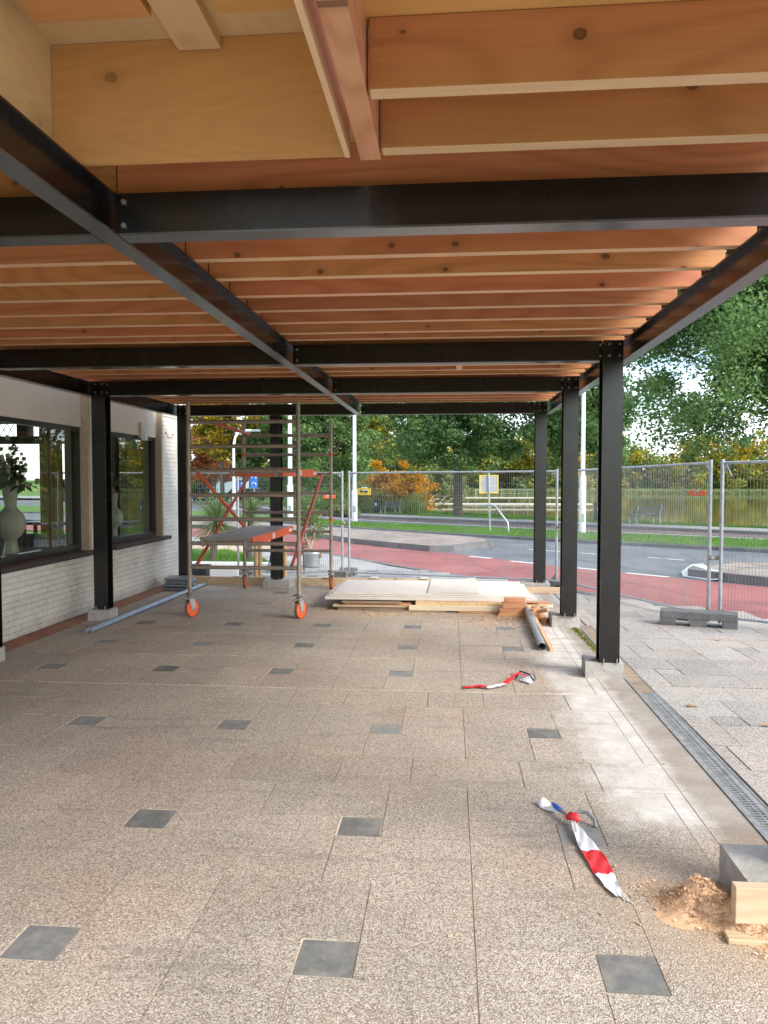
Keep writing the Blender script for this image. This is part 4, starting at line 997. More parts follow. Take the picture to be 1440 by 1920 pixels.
# ------------------------------------------------------------------ barrier tape scraps
def tape(spine, widths, cols, name, lab, waves=1.0, nseg=60, seed=1):
    rd = random.Random(seed)
    P = resample3(spine, nseg); th = thing(name, lab, 'barrier tape', (P[0][0], P[0][1], 0), 'torn scraps of barrier tape on the paving')
    segs = {}
    for i in range(nseg-1):
        f = i/(nseg-1); ci = [c_ for a, c_ in cols if f >= a][-1]; segs.setdefault(ci+str([a for a, c_ in cols if f >= a][-1]), (ci, []))[1].append(i)
    for key, (cname, idx) in segs.items():
        b = MB()
        rows_ = []
        for i in list(idx)+[idx[-1]+1]:
            f = i/(nseg-1); p = Vector(P[i]); q = Vector(P[min(i+1, nseg-1)]); r_ = Vector(P[max(i-1, 0)]); d = (q-r_).normalized(); s_ = Vector((-d.y, d.x, 0)).normalized()
            w = np.interp(f, [a for a, _ in widths], [c_ for _, c_ in widths])
            row = []
            for j in range(7):
                u = (j/6-.5); z = .004+abs(.008*math.sin(f*17*waves+u*5))+.006*math.cos(u*9+f*9)**2
                row.append(p+s_*w*u+Vector((0, 0, z)))
            rows_.append(row)
        vs = [v for row in rows_ for v in row]
        b.add(vs, [(a*7+c_, a*7+c_+1, a*7+c_+8, a*7+c_+7) for a in range(len(rows_)-1) for c_ in range(6)], True)
        b.build('tape_stripe', M[cname], th)
    return th
def resample3(P, n):
    P = [Vector(p) for p in P]; d = [0]
    for i in range(1, len(P)): d.append(d[-1]+(P[i]-P[i-1]).length)
    o_ = []
    for k in range(n):
        s_ = d[-1]*k/(n-1); i = 1
        while i < len(d)-1 and d[i] < s_: i += 1
        o_.append(tuple(P[i-1].lerp(P[i], (s_-d[i-1])/(d[i]-d[i-1]))))
    return o_
M['tapewhite'] = simple('tape_white', (.78, .80, .83), .35, 0, .08, 20, .1); M['tapered'] = simple('tape_red', (.68, .025, .03), .35, 0, .1, 20, .1)
tp = tape([(.565, 3.55, .02), (.585, 3.40, .01), (.615, 3.22, .0), (.63, 3.05, .0), (.645, 2.94, .0)], [(0, .015), (.12, .04), (.4, .085), (.7, .085), (.92, .05), (1, .02)], [(0, 'tapewhite'), (.42, 'tapered'), (.72, 'tapewhite')], 'barrier_tape', 'near red and white barrier tape scrap tied to a grey cable stub')
b = MB(); b.tube([(.545, 3.575, .03), (.56, 3.56, .045), (.58, 3.55, .045), (.595, 3.545, .03)], [.012, .02, .02, .012], 10); b.build('knot', 'tapered', tp)
t_ = MB(); 
for k in range(3):
    t_.obox((.635+.006*k, 3.05, .01), (.665+.012*k, 2.925-.01*k, .004), .005, .002)
t_.build('torn_end', 'palewood', tp)
b = MB(); b.tube([(.505, 3.70, .03), (.53, 3.63, .035), (.56, 3.56, .035), (.60, 3.60, .05), (.64, 3.60, .05), (.668, 3.57, .03), (.672, 3.55, .0)], .009, 10)
cb_ = b.build('cable_stub', simple('grey_cable', (.22, .22, .22), .5)); tag(cb_, 'bent grey cable stub sticking out of a dark paving insert', 'cable')
b = MB(); b.tube([(.500, 3.71, .032), (.525, 3.64, .036)], .0125, 10); tag(b.build('cable_sleeve', simple('cable_blue', (.03, .15, .55), .4)), 'blue insulating tape around the loose cable end', 'cable sleeve')
b = MB(); n = 14
vs = []
for i in range(n):
    for j in range(8):
        u = i/(n-1); a = j/7*math.pi
        w = .035*math.sin(math.pi*min(1, u*.9+.12))
        vs.append((.447+.06*u+w*math.cos(a)*.9, 3.79-.11*u+w*math.cos(a)*.25, .006+.035*math.sin(a)*(.6+.4*math.sin(u*9))))
b.add(vs, [(i*8+j, i*8+j+1, (i+1)*8+j+1, (i+1)*8+j) for i in range(n-1) for j in range(7)], True)
tag(b.build('plastic_bag_scrap', 'tapewhite'), 'crumpled clear white plastic wrapped round the cable end', 'plastic scrap')
tp2 = tape([(.10, 5.87, .0), (.22, 5.90, .0), (.32, 5.87, .01), (.42, 5.92, .02), (.50, 6.08, .04), (.55, 6.14, .05), (.60, 6.12, .03)], [(0, .05), (.3, .06), (.6, .05), (.8, .03), (1, .04)], [(0, 'tapered'), (.28, 'tapewhite'), (.52, 'tapered')], 'barrier_tape', 'far red and white barrier tape scrap lying crumpled before the timber stack', 1.6, seed=4)
b = MB(); b.tube([(.52, 6.14, .02), (.56, 6.17, .07), (.62, 6.13, .06), (.66, 6.08, .02)], .007, 8); tag(b.build('cable_stub', 'blackrub'), 'thin dark cable end curling out beside the far tape scrap', 'cable')
b = MB()
for k in range(5): b.obox((.56+.02*k, 6.10, .02+.01*k), (.63+.008*k, 6.03+.02*k, .012), .02, .003)
tag(b.build('plastic_bag_scrap', 'tapewhite'), 'small white plastic shreds at the far tape scrap', 'plastic scrap')

# scattered litter: dry leaves and chips
def dleaf(x, y, s, a, lab, mat):
    b = MB(); n = 9; pts = []
    for k in range(n):
        t0 = 2*math.pi*k/n; r = s*(1 if k % 2 == 0 else .45); pts.append((x+r*math.cos(t0+a), y+r*.7*math.sin(t0+a), zt(y)*(x > 1.5)+.018*(x > 1.5)+.004+.008*abs(math.sin(k*2.))))
    b.add([(x, y, zt(y)*(x > 1.5)+.018*(x > 1.5)+.012)]+pts, [(0, 1+k, 1+(k+1) % n) for k in range(n)])
    tag(b.build('fallen_leaf', mat), lab, 'fallen leaf', 'dry leaves on the paving')
ld = simple('dry_leaf', (.42, .25, .12), .8, 0, .3, 20, .1)
dleaf(1.70, 5.55, .055, .3, 'curled brown leaf on the outside paving right of the drain, the nearer to the drain', ld)
dleaf(2.05, 5.12, .05, 1.2, 'pale brown leaf on the outside paving at the right edge', ld)
dleaf(2.75, 8.1, .05, 2.2, 'orange leaf before the concrete fence block', ld)
dleaf(2.35, 7.4, .04, .9, 'small dry leaf between the near post and the fence block', ld)
wc = MB()
for _ in range(520):
    if random.random() < .6: x, y = random.gauss(.75, .35), random.gauss(8.9, .25)
    elif random.random() < .5: x, y = random.gauss(-.5, .8), random.gauss(9.1, .08)
    elif random.random() < .4: x, y = random.gauss(1.1, .3), random.gauss(10.2, .5)
    else: x, y = random.uniform(-2.5, 1.3), 2.4+6*random.random()**1.3
    a = random.uniform(0, 6.28); L_ = random.uniform(.006, .05)*(1 if y > 7.5 else .45); wc.obox((x, y, .004), (x+L_*math.cos(a), y+L_*math.sin(a), .006), L_*.3, .004)
tag(wc.build('wood_chips', 'pineY'), 'scattered wood chips on the paving round the timber stack', 'wood chips', kind='stuff')

# ------------------------------------------------------------------ site fence
def panel(x0, y0, x1, y1, lab, flip=False):
    L_ = math.hypot(x1-x0, y1-y0); a = math.atan2(y1-y0, x1-x0); zb = (zt(y0)+zt(y1))/2; sl = (zt(y1)-zt(y0))/L_
    o = thing('site_fence', lab, 'fence panel', (x0, y0, zt(y0)), 'wire mesh site fence panels')
    b = MB(); r = .019; H0, H1 = .10, 1.88
    for x in (r, L_-r): b.tube([(x, 0, .03+sl*x), (x, 0, H1+.04+sl*x)], .021, 12)
    for z in (H0, H1): b.tube([(r, 0, z), (L_-r, 0, z+sl*L_)], .017 if z == H1 else .015, 10)
    for x, s_ in ((r, 1), (L_-r, -1)):
        b.box(x-.0, x+s_*.09 if s_ > 0 else x, -.003, .003, 0, 0) if False else None
        b.add([(x+s_*.02, -.002, H1-.10+sl*x), (x+s_*.11, -.002, H1+sl*x), (x+s_*.02, -.002, H1+sl*x), (x+s_*.02, .002, H1-.10+sl*x), (x+s_*.11, .002, H1+sl*x), (x+s_*.02, .002, H1+sl*x)], [(0, 1, 2), (5, 4, 3)])
        b.add([(x+s_*.02, -.002, .20+sl*x), (x+s_*.10, -.002, .10+sl*x), (x+s_*.02, -.002, .10+sl*x), (x+s_*.02, .002, .20+sl*x), (x+s_*.10, .002, .10+sl*x), (x+s_*.02, .002, .10+sl*x)], [(2, 1, 0), (3, 4, 5)])
    f = b.build('fence_frame', 'galv', None, origin_at=(0, 0, 0)); f.parent = o; f.location = (0, 0, 0)
    b = MB(); n = int(L_/.036)
    for k in range(1, n): x = k*L_/n; b.obox((x, 0, H0+sl*x), (x, 0, H1+sl*x), .0028, .0028, (0, 1, 0))
    for k in range(1, 9): z = H0+(H1-H0)*k/9; b.obox((.02, 0, z), (L_-.02, 0, z+sl*L_), .003, .003)
    g = b.build('wire_mesh', 'wire', None, origin_at=(0, 0, 0)); g.parent = o; g.location = (0, 0, 0)
    o.rotation_euler = (0, 0, a); return o
def clampx(x, y, z, lab):
    b = MB(); b.lathe([(.028, -.02), (.034, -.02), (.034, .02), (.028, .02)], (x-.04, y, z), 12); b.lathe([(.028, -.02), (.034, -.02), (.034, .02), (.028, .02)], (x+.04, y, z), 12); b.box(x-.02, x+.02, y-.012, y+.012, z-.018, z+.018)
    tag(b.build('fence_clamp', 'galvdark'), lab, 'clamp', 'clamps joining the fence panels')
panel(1.82, 12.60, 3.01, 9.20, 'fence panel right of the near post, in front of the kerbed island')
panel(3.09, 9.14, 6.0, 6.85, 'fence panel running out of the picture at the right edge')
panel(-1.83, 13.66, 1.74, 12.70, 'long fence panel across the middle behind the plywood stack')
panel(-3.72, 13.56, -1.92, 13.68, 'fence panel behind the right part of the scaffold tower')
panel(-7.4, 13.45, -3.80, 13.56, 'fence panel in front of the lawn and palm at the left')
clampx(3.05, 9.17, zt(9.2)+.78, 'clamp joining the two right-hand fence panels')
clampx(1.78, 12.65, zt(12.6)+.98, 'clamp joining fence panels behind the second right post')
clampx(-1.875, 13.67, zt(13.6)+.98, 'clamp joining fence panels right of the scaffold tower')
def fblock(x, y, a, lab, L_=.70, W_=.23, H_=.13):
    b = MB(); ca, sa = math.cos(a), math.sin(a); z0 = zt(y)+.012
    def bx(x0, x1, y0, y1, za, zb):
        k = len(b.v); b.box(x0, x1, y0, y1, za, zb); b.v[k:] = [(x+p*ca-q*sa, y+p*sa+q*ca, z0+r_) for p, q, r_ in b.v[k:]]
    bx(-L_/2, L_/2, -W_/2, W_/2, .5*H_, H_)
    for c0, c1 in ((-L_/2, -L_/2+.16), (-.09, .09), (L_/2-.16, L_/2)): bx(c0, c1, -W_/2+.001, W_/2-.001, 0, .5*H_-.0005)
    bx(-L_/2+.17, -.1, -.02, .02, .3*H_, .5*H_-.0005)
    tag(b.build('fence_block', 'fblock', bevel=.006), lab, 'fence block', 'concrete feet of the site fence')
fblock(2.83, 9.02, R(-18), 'dark concrete block under the joint of the two right-hand fence panels', .82, .24, .17)
fblock(1.62, 12.35, R(-30), 'dark concrete block under the fence joint by the far right corner post')
fblock(-1.88, 13.7, R(80), 'dark concrete block under the fence joint right of the scaffold')
fblock(-3.76, 13.6, R(85), 'dark concrete block under the fence joint behind the scaffold')
# tie on right panel
b = MB(); b.tube([(3.14, 9.09, zt(9)+1.86), (3.16, 9.08, zt(9)+1.80), (3.19, 9.06, zt(9)+1.72)], .004, 5); tag(b.build('cable_tie', 'white'), 'white plastic tie hanging on the right fence post', 'cable tie')
# text helper
def text(s, size, loc, rotz, mat, name='lettering', parent=None, bold=0.0):
    cu = bpy.data.curves.new(name, 'FONT'); cu.body = s; cu.size = size; cu.align_x = 'CENTER'; cu.align_y = 'CENTER'; cu.offset = bold; cu.extrude = .0008
    tmp = bpy.data.objects.new('tmp', cu); C.objects.link(tmp)
    dg = bpy.context.evaluated_depsgraph_get(); me = bpy.data.meshes.new_from_object(tmp.evaluated_get(dg)); bpy.data.objects.remove(tmp)
    me.name = name
    o = bpy.data.objects.new(name, me); C.objects.link(o); me.materials.clear(); me.materials.append(M[mat])
    o.rotation_euler = (R(90), 0, rotz); 
    if parent: o.parent = parent; o.location = Vector(loc)-origin(parent)
    else: o.location = loc
    return o
# boards on fence
yb = thing('fence_sign', 'small yellow board with dark lettering on the middle fence panel', 'sign', (-1.53, 13.60, 1.32)); aa = math.atan2(-.96, 3.57)
b = MB(); b.box(-1.66, -1.40, 13.52, 13.526, 1.335, 1.455, aa); b.build('board', 'yellow', yb)
b = MB(); b.box(-1.61, -1.45, 13.517, 13.519, 1.375, 1.425, aa); b.build('name_strip', 'white', yb)
text('Ebonia', .055, (-1.53, 13.512, 1.402), aa, 'blackrub', parent=yb, bold=.002)
b = MB(); b.box(-1.57, -1.52, 13.52, 13.526, 1.456, 1.475, aa); b.box(-1.51, -1.47, 13.52, 13.526, 1.456, 1.475, aa); b.build('top_clip', 'tapewhite', yb)
def orsign(x, y, z, a, lab, w=.21):
    o = thing('fence_tag', lab, 'sign', (x, y, z), 'orange name tags on the fence panels')
    b = MB(); b.box(x-w/2, x+w/2, y-.004, y+.004, z-.032, z+.032, a); b.build('tag_plate', 'orange', o, bevel=.003)
    ca, sa = math.cos(a), math.sin(a); b = MB(); b.box(x-.055*ca-.045, x-.055*ca+.065, y-.055*sa*.2-.0068, y-.0062, z-.008, z+.026, 0)
    b = MB(); cx_, cy_ = x-.012*ca+.0056*sa, y-.012*sa-.0056*ca; b.box(cx_-.045, cx_+.045, cy_-.0008, cy_+.0008, z-.006, z+.026, a); b.build('label_strip', 'white', o)
    text('Heras', .032, (cx_+.002*sa, cy_-.002*ca, z+.010), a, 'blackrub', parent=o, bold=.001)
orsign(2.925, 9.44, 1.445, math.atan2(-3.4, 1.19), 'orange name tag on the fence panel beside the right fence joint', .30)
orsign(-2.165, 13.655, 1.30, math.atan2(.12, 1.8), 'orange name tag on the fence panel behind the scaffold tower')

# ------------------------------------------------------------------ street furniture
def pole(x, y, h, r0, r1, lab, curved=False, base_h=1.6):
    z = zt(y); o = thing('street_lamp', lab, 'street lamp', (x, y, z+.05), 'white street lamp poles')
    b = MB(); b.tube([(x, y, z+.02), (x, y, z+base_h), (x, y, z+base_h+.08), (x, y, z+h)], [r0, r0, r1, r1*.8], 14); b.build('pole', 'white', o)
    b = MB()
    if curved:
        b.tube([(x, y, z+h), (x+.15, y, z+h+.8), (x+.5, y, z+h+1.2), (x+1.0, y, z+h+1.3), (x+1.5, y, z+h+1.3)], r1*.8, 10); b.build('arm', 'white', o)
        b = MB(); b.box(x+1.5, x+2.2, y-.15, y+.15, z+h+1.22, z+h+1.38); b.build('lamp_head', 'galv', o)
    else:
        b.tube([(x, y, z+h), (x-.6, y-.5, z+h+.15)], r1*.6, 8); b.build('arm', 'white', o)
        b = MB(); b.box(x-1.1, x-.6, y-.65, y-.4, z+h+.1, z+h+.2); b.build('lamp_head', 'galv', o)
    b = MB(); b.box(x-r0*.5, x+r0*.5, y-r0-.004, y-r0*.9, z+.5, z+.8); b.build('inspection_hatch', 'galv', o)
pole(-5.0, 39.85, 9, .16, .10, 'slim white lamp pole on the grass strip beside the yellow fence board')
pole(4.65, 27.7, 9, .115, .075, 'thick white lamp pole seen between the right-hand black posts', base_h=2.1)
pole(-8.8, 41.7, 9, .17, .12, 'white lamp pole seen behind the scaffold tower next to the middle rear post', base_h=1.9)
pole(-17.5, 61, 5.1, .15, .13, 'curved-top white lamp pole seen through the left of the scaffold', True)
# parking sign
ps = thing('parking_sign', 'square blue and white traffic sign on a thin pole beyond the scaffold', 'road sign', (-16.6, 64, zt(64)))
b = MB(); b.tube([(-16.6, 64, zt(64)), (-16.6, 64, 2.1)], .05, 8); b.build('sign_pole', 'galv', ps)
b = MB(); b.box(-16.92, -16.28, 63.93, 63.95, .95, 2.1); b.build('sign_plate', 'blue', ps)
b = MB()
for z in (1.25, 1.78): b.tube([(-16.80, 63.92, z), (-16.68, 63.92, z+.12), (-16.5, 63.92, z+.12), (-16.42, 63.92, z)], .035, 6); b.add([(-16.50, 63.91, z), (-16.34, 63.91, z), (-16.42, 63.91, z-.1)], [(0, 1, 2)])
b.build('sign_arrows', 'white', ps)
M['signback'] = simple('sign_back_grey', (.40, .41, .42), .5, .2, .08, 5, 0)
# direction sign seen from behind with barrier rail
ds = thing('road_sign', 'rear of a grey rectangular road sign with yellow border on a thin pole', 'road sign', (1.39, 27.9, zt(27.9)))
b = MB(); b.tube([(1.42, 27.9, zt(28)+.05), (1.36, 27.9, 1.88)], .033, 10); b.build('sign_pole', 'galv', ds)
b = MB(); b.box(1.07, 1.67, 27.94, 27.96, 1.16, 1.74); b.build('sign_plate', 'signback', ds)
b = MB(); 
for x0, x1, z0, z1 in ((1.03, 1.07, 1.12, 1.78), (1.67, 1.71, 1.12, 1.78), (1.07, 1.67, 1.12, 1.16), (1.07, 1.67, 1.74, 1.78)): b.box(x0, x1, 27.93, 27.97, z0, z1)
b.build('sign_border', 'yellow', ds)
b = MB(); b.tube([(1.08, 27.75, .70), (1.42, 27.75, .72), (1.58, 27.7, .68), (2.02, 27.5, .08), (2.06, 27.5, zt(27)+.05)], .035, 10)
b.tube([(1.08, 27.75, .70), (1.06, 27.9, zt(28)+.05)], .001, 4)
tag(b.build('hand_rail', 'galv'), 'bent galvanised tube rail on the grass beside the bordered sign', 'rail')
# benches and bins
def bench(x, y, a, lab):
    z = zt(y)+.02; o = thing('park_bench', lab, 'bench', (x, y, z), 'park benches by the pond')
    def pt(u, v, w): return (u, v, w)
    def mk(b, name, mat):
        m = b.build(name, mat, None, origin_at=(0, 0, 0)); m.parent = o; m.location = (0, 0, 0)
    for s_ in (-.72, .72):
        b = MB(); b.obox(pt(s_, -.05, 0), pt(s_, .02, .45), .07, .09, (0, 1, 0)); b.obox(pt(s_, .4, 0), pt(s_, .42, .45), .07, .09, (0, 1, 0)); b.obox(pt(s_, -.05, .42), pt(s_, .46, .42), .07, .06)
        b.obox(pt(s_, .02, .42), pt(s_, -.14, .9), .07, .06, (0, 1, 0)); mk(b, 'leg', 'pave')
    b = MB()
    for k in range(4): b.box(-.9, .9, .04+.11*k, .13+.11*k, .46, .495)
    mk(b, 'seat', 'bslat')
    b = MB()
    for k in range(3): b.obox(pt(-.9, .02-.04*k, .58+.12*k), pt(.9, .02-.04*k, .58+.12*k), .03, .09)
    mk(b, 'backrest', 'bslat'); o.rotation_euler = (0, 0, a)
M['bslat'] = simple('bench_slats', (.06, .085, .08), .5)
bench(-4.05, 53.4, R(45+5), 'park bench by the water left of the large tree trunk')
bench(9.2, 36.9, R(30), 'park bench by the pond seen between the near post and the fence joint')
def bin_(x, y, lab):
    z = zt(y); o = thing('litter_bin', lab, 'litter bin', (x, y, z), 'dark green litter bins')
    b = MB(); b.lathe([(.001, .12), (.2, .12), (.22, .2), (.23, .85), (.2, .9)], (x, y, z), 16); b.build('bin_body', 'binmat', o)
    b = MB(); b.lathe([(.235, .9), (.24, .98), (.15, 1.06), (.001, 1.08)], (x, y, z), 16); b.box(x-.03, x+.03, y-.03, y+.03, z, z+.12); b.build('bin_hood', 'darkplas', o)
    b = MB(); b.box(x-.08, x+.08, y-.245, y-.225, z+.6, z+.78); b.build('bin_label', 'white', o)
M['binmat'] = simple('bin_green', (.02, .05, .045), .5)
bin_(-5.3, 54.5, 'litter bin beside the left park bench'); bin_(7.55, 40.3, 'litter bin beside the right park bench')
# jetties
def jetty(x0, x1, y, z, lab, rail=False):
    o = thing('jetty', lab, 'jetty', ((x0+x1)/2, y, z), 'pale wooden jetties on the pond')
    b = MB(); b.box(x0, x1, y-.6, y+.6, z-.12, z); b.build('jetty_deck', 'palewood', o)
    b = MB(); k = x0+.5
    while k < x1: b.tube([(k, y-.5, z-1.6), (k, y-.5, z-.1)], .08, 6); k += 2.5
    b.build('jetty_piles', 'oldwood', o)
    if rail:
        b = MB(); xa = x0+4
        for k in range(6): b.tube([(xa+k*1.6, y+.5, z), (xa+k*1.6, y+.5, z+1.)], .025, 6)
        b.tube([(xa, y+.5, z+1), (xa+8, y+.5, z+1)], .025, 6); b.tube([(xa, y+.5, z+.5), (xa+8, y+.5, z+.5)], .02, 6); b.build('jetty_rail', 'galv', o)
jetty(-3.2, 14, 78, -.75, 'nearer pale jetty on the pond, behind the large tree trunk')
jetty(-.9, 14, 96, -.55, 'farther pale jetty on the pond with a white railing', True)
b = MB(); rdd = random.Random(2)
for _ in range(9):
    x = rdd.uniform(-3.8, -1.2); b.tube([(x, 76, -1), (x+rdd.uniform(.3, 1.2), 76+rdd.uniform(-1, 1), rdd.uniform(-.5, 0)), (x+rdd.uniform(1, 2.2), 76, rdd.uniform(-.6, .5))], [.08, .05, .02], 5)
tag(b.build('dead_branches', 'palebark'), 'bare dead branches lying at the left end of the nearer jetty', 'branches')

# ------------------------------------------------------------------ garden corner beyond the fence
pt_ = thing('planter_pot', 'round grey zinc pot with a small olive tree right of the scaffold', 'plant pot', (-2.83, 15.5, zt(15.5)))
z = zt(15.5)
b = MB(); b.lathe([(.001, 0), (.155, 0), (.165, .02), (.175, .24), (.20, .27), (.20, .31), (.18, .31), (.165, .25), (.001, .25)], (-2.83, 15.5, z+.01), 24); b.build('pot_body', 'galv', pt_)
b = MB(); b.box(-2.66, -2.62, 15.42, 15.5, z+.2, z+.33); b.build('pot_handle', 'oldwood', pt_)

def leafcloud(centers, radii, per, leaf, seed, flat=.75, zs=1.):
    r_ = np.random.default_rng(seed); cs = np.repeat(np.array(centers), per, 0); rr = np.repeat(np.array(radii), per)
    n = len(cs); p = r_.normal(0, 1, (n, 3)); p /= np.linalg.norm(p, axis=1)[:, None]+1e-9; p *= (r_.random(n)**.45)[:, None]
    p[:, 2] *= flat; p = cs+p*rr[:, None]
    d = r_.normal(0, 1, (n, 3)); d[:, 2] = d[:, 2]*.6-.25; d /= np.linalg.norm(d, axis=1)[:, None]
    q = np.cross(d, r_.normal(0, 1, (n, 3))); q /= np.linalg.norm(q, axis=1)[:, None]+1e-9
    l = leaf*r_.uniform(.6, 1.3, n)[:, None]
    v = np.stack([p-d*l*.5, p+q*l*.32, p+d*l*.5, p-q*l*.32], 1).reshape(-1, 3)
    return v
def quadmesh(name, v, mat, parent=None, loc=(0, 0, 0)):
    off_ = np.array(origin(parent)) if parent else np.array(loc)
    v = (v-off_).astype(np.float32); n = len(v); me = bpy.data.meshes.new(name)
    me.vertices.add(n); me.vertices.foreach_set('co', v.ravel()); me.loops.add(n); me.loops.foreach_set('vertex_index', np.arange(n, dtype=np.int32))
    me.polygons.add(n//4); me.polygons.foreach_set('loop_start', np.arange(0, n, 4, dtype=np.int32)); me.polygons.foreach_set('loop_total', np.full(n//4, 4, dtype=np.int32))
    me.materials.append(M[mat]); me.update(); me.validate()
    o = bpy.data.objects.new(name, me); C.objects.link(o)
    if parent: o.parent = parent
    else: o.location = loc
    return o
def tree(name, x, y, crown_z, rx, rz, lab, mat, n=90, per=170, leaf=.3, cr=1.0, seed=1, trunk=.25, bark='bark', group=None, ry=None, lean=0, cx=None, minz=None, shell=.5, cat='tree', clump_flat=.7):
    rd = np.random.default_rng(seed); ry = ry or rx; z0 = zt(y)+.0; cx = x if cx is None else cx
    if y > 150: z0 = zt(y)+.3
    o = thing(name, lab, cat, (x, y, z0), group)
    C_ = []; 
    while len(C_) < n:
        d = rd.normal(0, 1, 3); d /= np.linalg.norm(d); k = rd.random()**shell
        lump = 1+.16*math.sin(d[0]*5+seed)+.14*math.sin(d[1]*6+2*seed)+.15*math.sin(d[2]*7+3*seed)
        p = np.array([cx+d[0]*rx*k*lump, y+d[1]*ry*k*lump, crown_z+d[2]*rz*k*lump])
        if minz is not None and p[2] < minz: continue
        C_.append(p)
    rad = rd.uniform(.6, 1.35, n)*cr
    v = leafcloud(C_, rad, per, leaf, seed+9, clump_flat)
    tr_ = MB(); top = crown_z+rz*.35
    tp = [(x, y, z0-.1), (x+.02, y, z0+.3), (x+lean*.4, y, z0+(crown_z-z0)*.5), (cx*.5+x*.5, y, crown_z), (cx, y, top)]
    tr_.tube(tp, [trunk*1.35, trunk*1.05, trunk*.85, trunk*.55, trunk*.15], 10)
    nb = min(n, 26)
    for c_ in [C_[i] for i in rd.choice(n, nb, replace=False)]:
        f = rd.uniform(.35, .85); b0 = Vector(tp[2]).lerp(Vector(tp[4]), f*.8) if f > .4 else Vector(tp[2])
        e = Vector(c_); mid = b0.lerp(e, .5)+Vector((rd.normal(0, .2), rd.normal(0, .2), .15*rx*.3))
        tr_.tube([b0, mid, e], [trunk*.32, trunk*.18, trunk*.05], 6, cap=False)
    tr_.build('trunk', bark, o); quadmesh('crown', v, mat, o)
    return o
# olive in pot
C_ = [(-2.85+random.gauss(0, .16), 15.5+random.gauss(0, .15), .62+random.gauss(0, .28)+.15) for _ in range(26)]
olv = thing('olive_tree', 'small olive tree with pale leaves growing in the grey pot', 'potted tree', (-2.83, 15.5, .05))
quadmesh('crown', leafcloud(C_, [.16]*26, 60, .055, 3), 'lf_bright', olv)
b = MB(); b.tube([(-2.83, 15.5, .05), (-2.86, 15.5, .2), (-2.95, 15.5, .45), (-2.98, 15.5, .8)], [.03, .025, .02, .008], 8); b.tube([(-2.86, 15.5, .2), (-2.78, 15.5, .45), (-2.76, 15.5, .85)], [.024, .02, .008], 8); b.build('trunk', 'palebark', olv)
# palms
def palm(x, y, h, n, L0, lab, seed, lean=.1):
    rd = random.Random(seed); z = zt(y)+.05; o = thing('palm_tree', lab, 'palm', (x, y, z), 'spiky palms in the garden corner')
    b = MB(); b.tube([(x, y, z), (x+lean*.4, y, z+h*.5), (x+lean, y, z+h)], [.075, .07, .06], 10); b.build('trunk', 'bark', o)
    f = MB()
    for _ in range(n):
        a = rd.uniform(0, 6.28); el = rd.uniform(-.7, 1.3); L_ = L0*rd.uniform(.7, 1.1); c0 = Vector((x+lean, y, z+h)); d = Vector((math.cos(a)*math.cos(el), math.sin(a)*math.cos(el), math.sin(el)))
        s_ = d.cross(Vector((0, 0, 1)))+Vector((1e-4, 0, 0)); s_ = s_.normalized()*.020; pts = []
        for k in range(5):
            t0 = k/4; c_ = c0+d*L_*t0+Vector((0, 0, -.18*L_*t0*t0)); w = (1-t0)*.9+.1
            pts += [c_-s_*w, c_+s_*w]
        f.add(pts, [(2*k, 2*k+1, 2*k+3, 2*k+2) for k in range(4)])
    f.build('fronds', 'lf_bright' if seed % 2 else 'lf_green', o)
palm(-5.05, 15.9, .86, 300, .95, 'tall spiky palm on the lawn behind the left of the scaffold', 3, .12)
palm(-4.35, 16.3, 1.05, 150, .6, 'smaller spiky palm right of the tall palm', 5, .05)
# folding chair, posts, planter
ch = thing('garden_chair', 'red fabric garden chair with dark legs behind the rear steel post', 'chair', (-3.05, 14.3, zt(14.3)))
z = zt(14.3)+.015
for x in (-3.42, -3.28, -2.86, -2.72):
    b = MB(); b.tube([(x, 14.3+(.2 if x in (-3.28, -2.86) else -.2), z), (x+(.06 if x < -3 else -.06), 14.3, z+.5)], .014, 8); b.build('leg', 'darkplas', ch)
b = MB(); b.add([(-3.30, 14.05, z+.36), (-2.84, 14.05, z+.36), (-2.86, 14.5, z+.30), (-3.28, 14.5, z+.30)], [(0, 1, 2, 3)]); b.build('seat', 'rednylon', ch)
b = MB(); b.add([(-3.28, 14.48, z+.32), (-2.86, 14.48, z+.32), (-2.84, 14.72, z+.66), (-3.30, 14.72, z+.66)], [(0, 1, 2, 3)]); b.build('backrest', 'rednylon', ch)
for x, s_ in ((-3.40, 1), (-2.74, -1)):
    b = MB(); b.tube([(x, 14.0, z+.60), (x+.02*s_, 14.3, z+.58), (x+.12*s_, 14.5, z+.30)], .018, 8); b.build('armrest', 'red', ch)
for i, (x, l) in enumerate(((-3.45, 'left'), (-3.0, 'right'))):
    b = MB(); b.tube([(x, 13.40, zt(13)), (x, 13.40, .52)], .045, 10); b.tube([(x+.07, 13.42, zt(13)), (x+.07, 13.42, .50)], .035, 10)
    tag(b.build('wooden_post', 'stake'), 'round brown wooden stake pair before the red chair, %s one' % l, 'wooden stake', 'short round stakes behind the edging boards')
b = MB(); x0, x1, y0, y1, z0, z1 = -4.95, -4.25, 13.05, 13.35, zt(13), .10
b.box(x0, x1, y0, y0+.03, z0, z1); b.box(x0, x1, y1-.03, y1, z0, z1); b.box(x0, x0+.03, y0+.03, y1-.03, z0, z1); b.box(x1-.03, x1, y0+.03, y1-.03, z0, z1); b.box(x0+.03, x1-.03, y0+.03, y1-.03, z0, z1-.05)
tag(b.build('planter_box', 'darkplas', bevel=.005), 'low dark rectangular planter box left behind the scaffold', 'planter')
b = MB(); b.box(-4.2, -3.7, 13.1, 13.16, zt(13), .03); tag(b.build('white_panel', 'white'), 'white panel standing low beside the dark planter', 'panel')

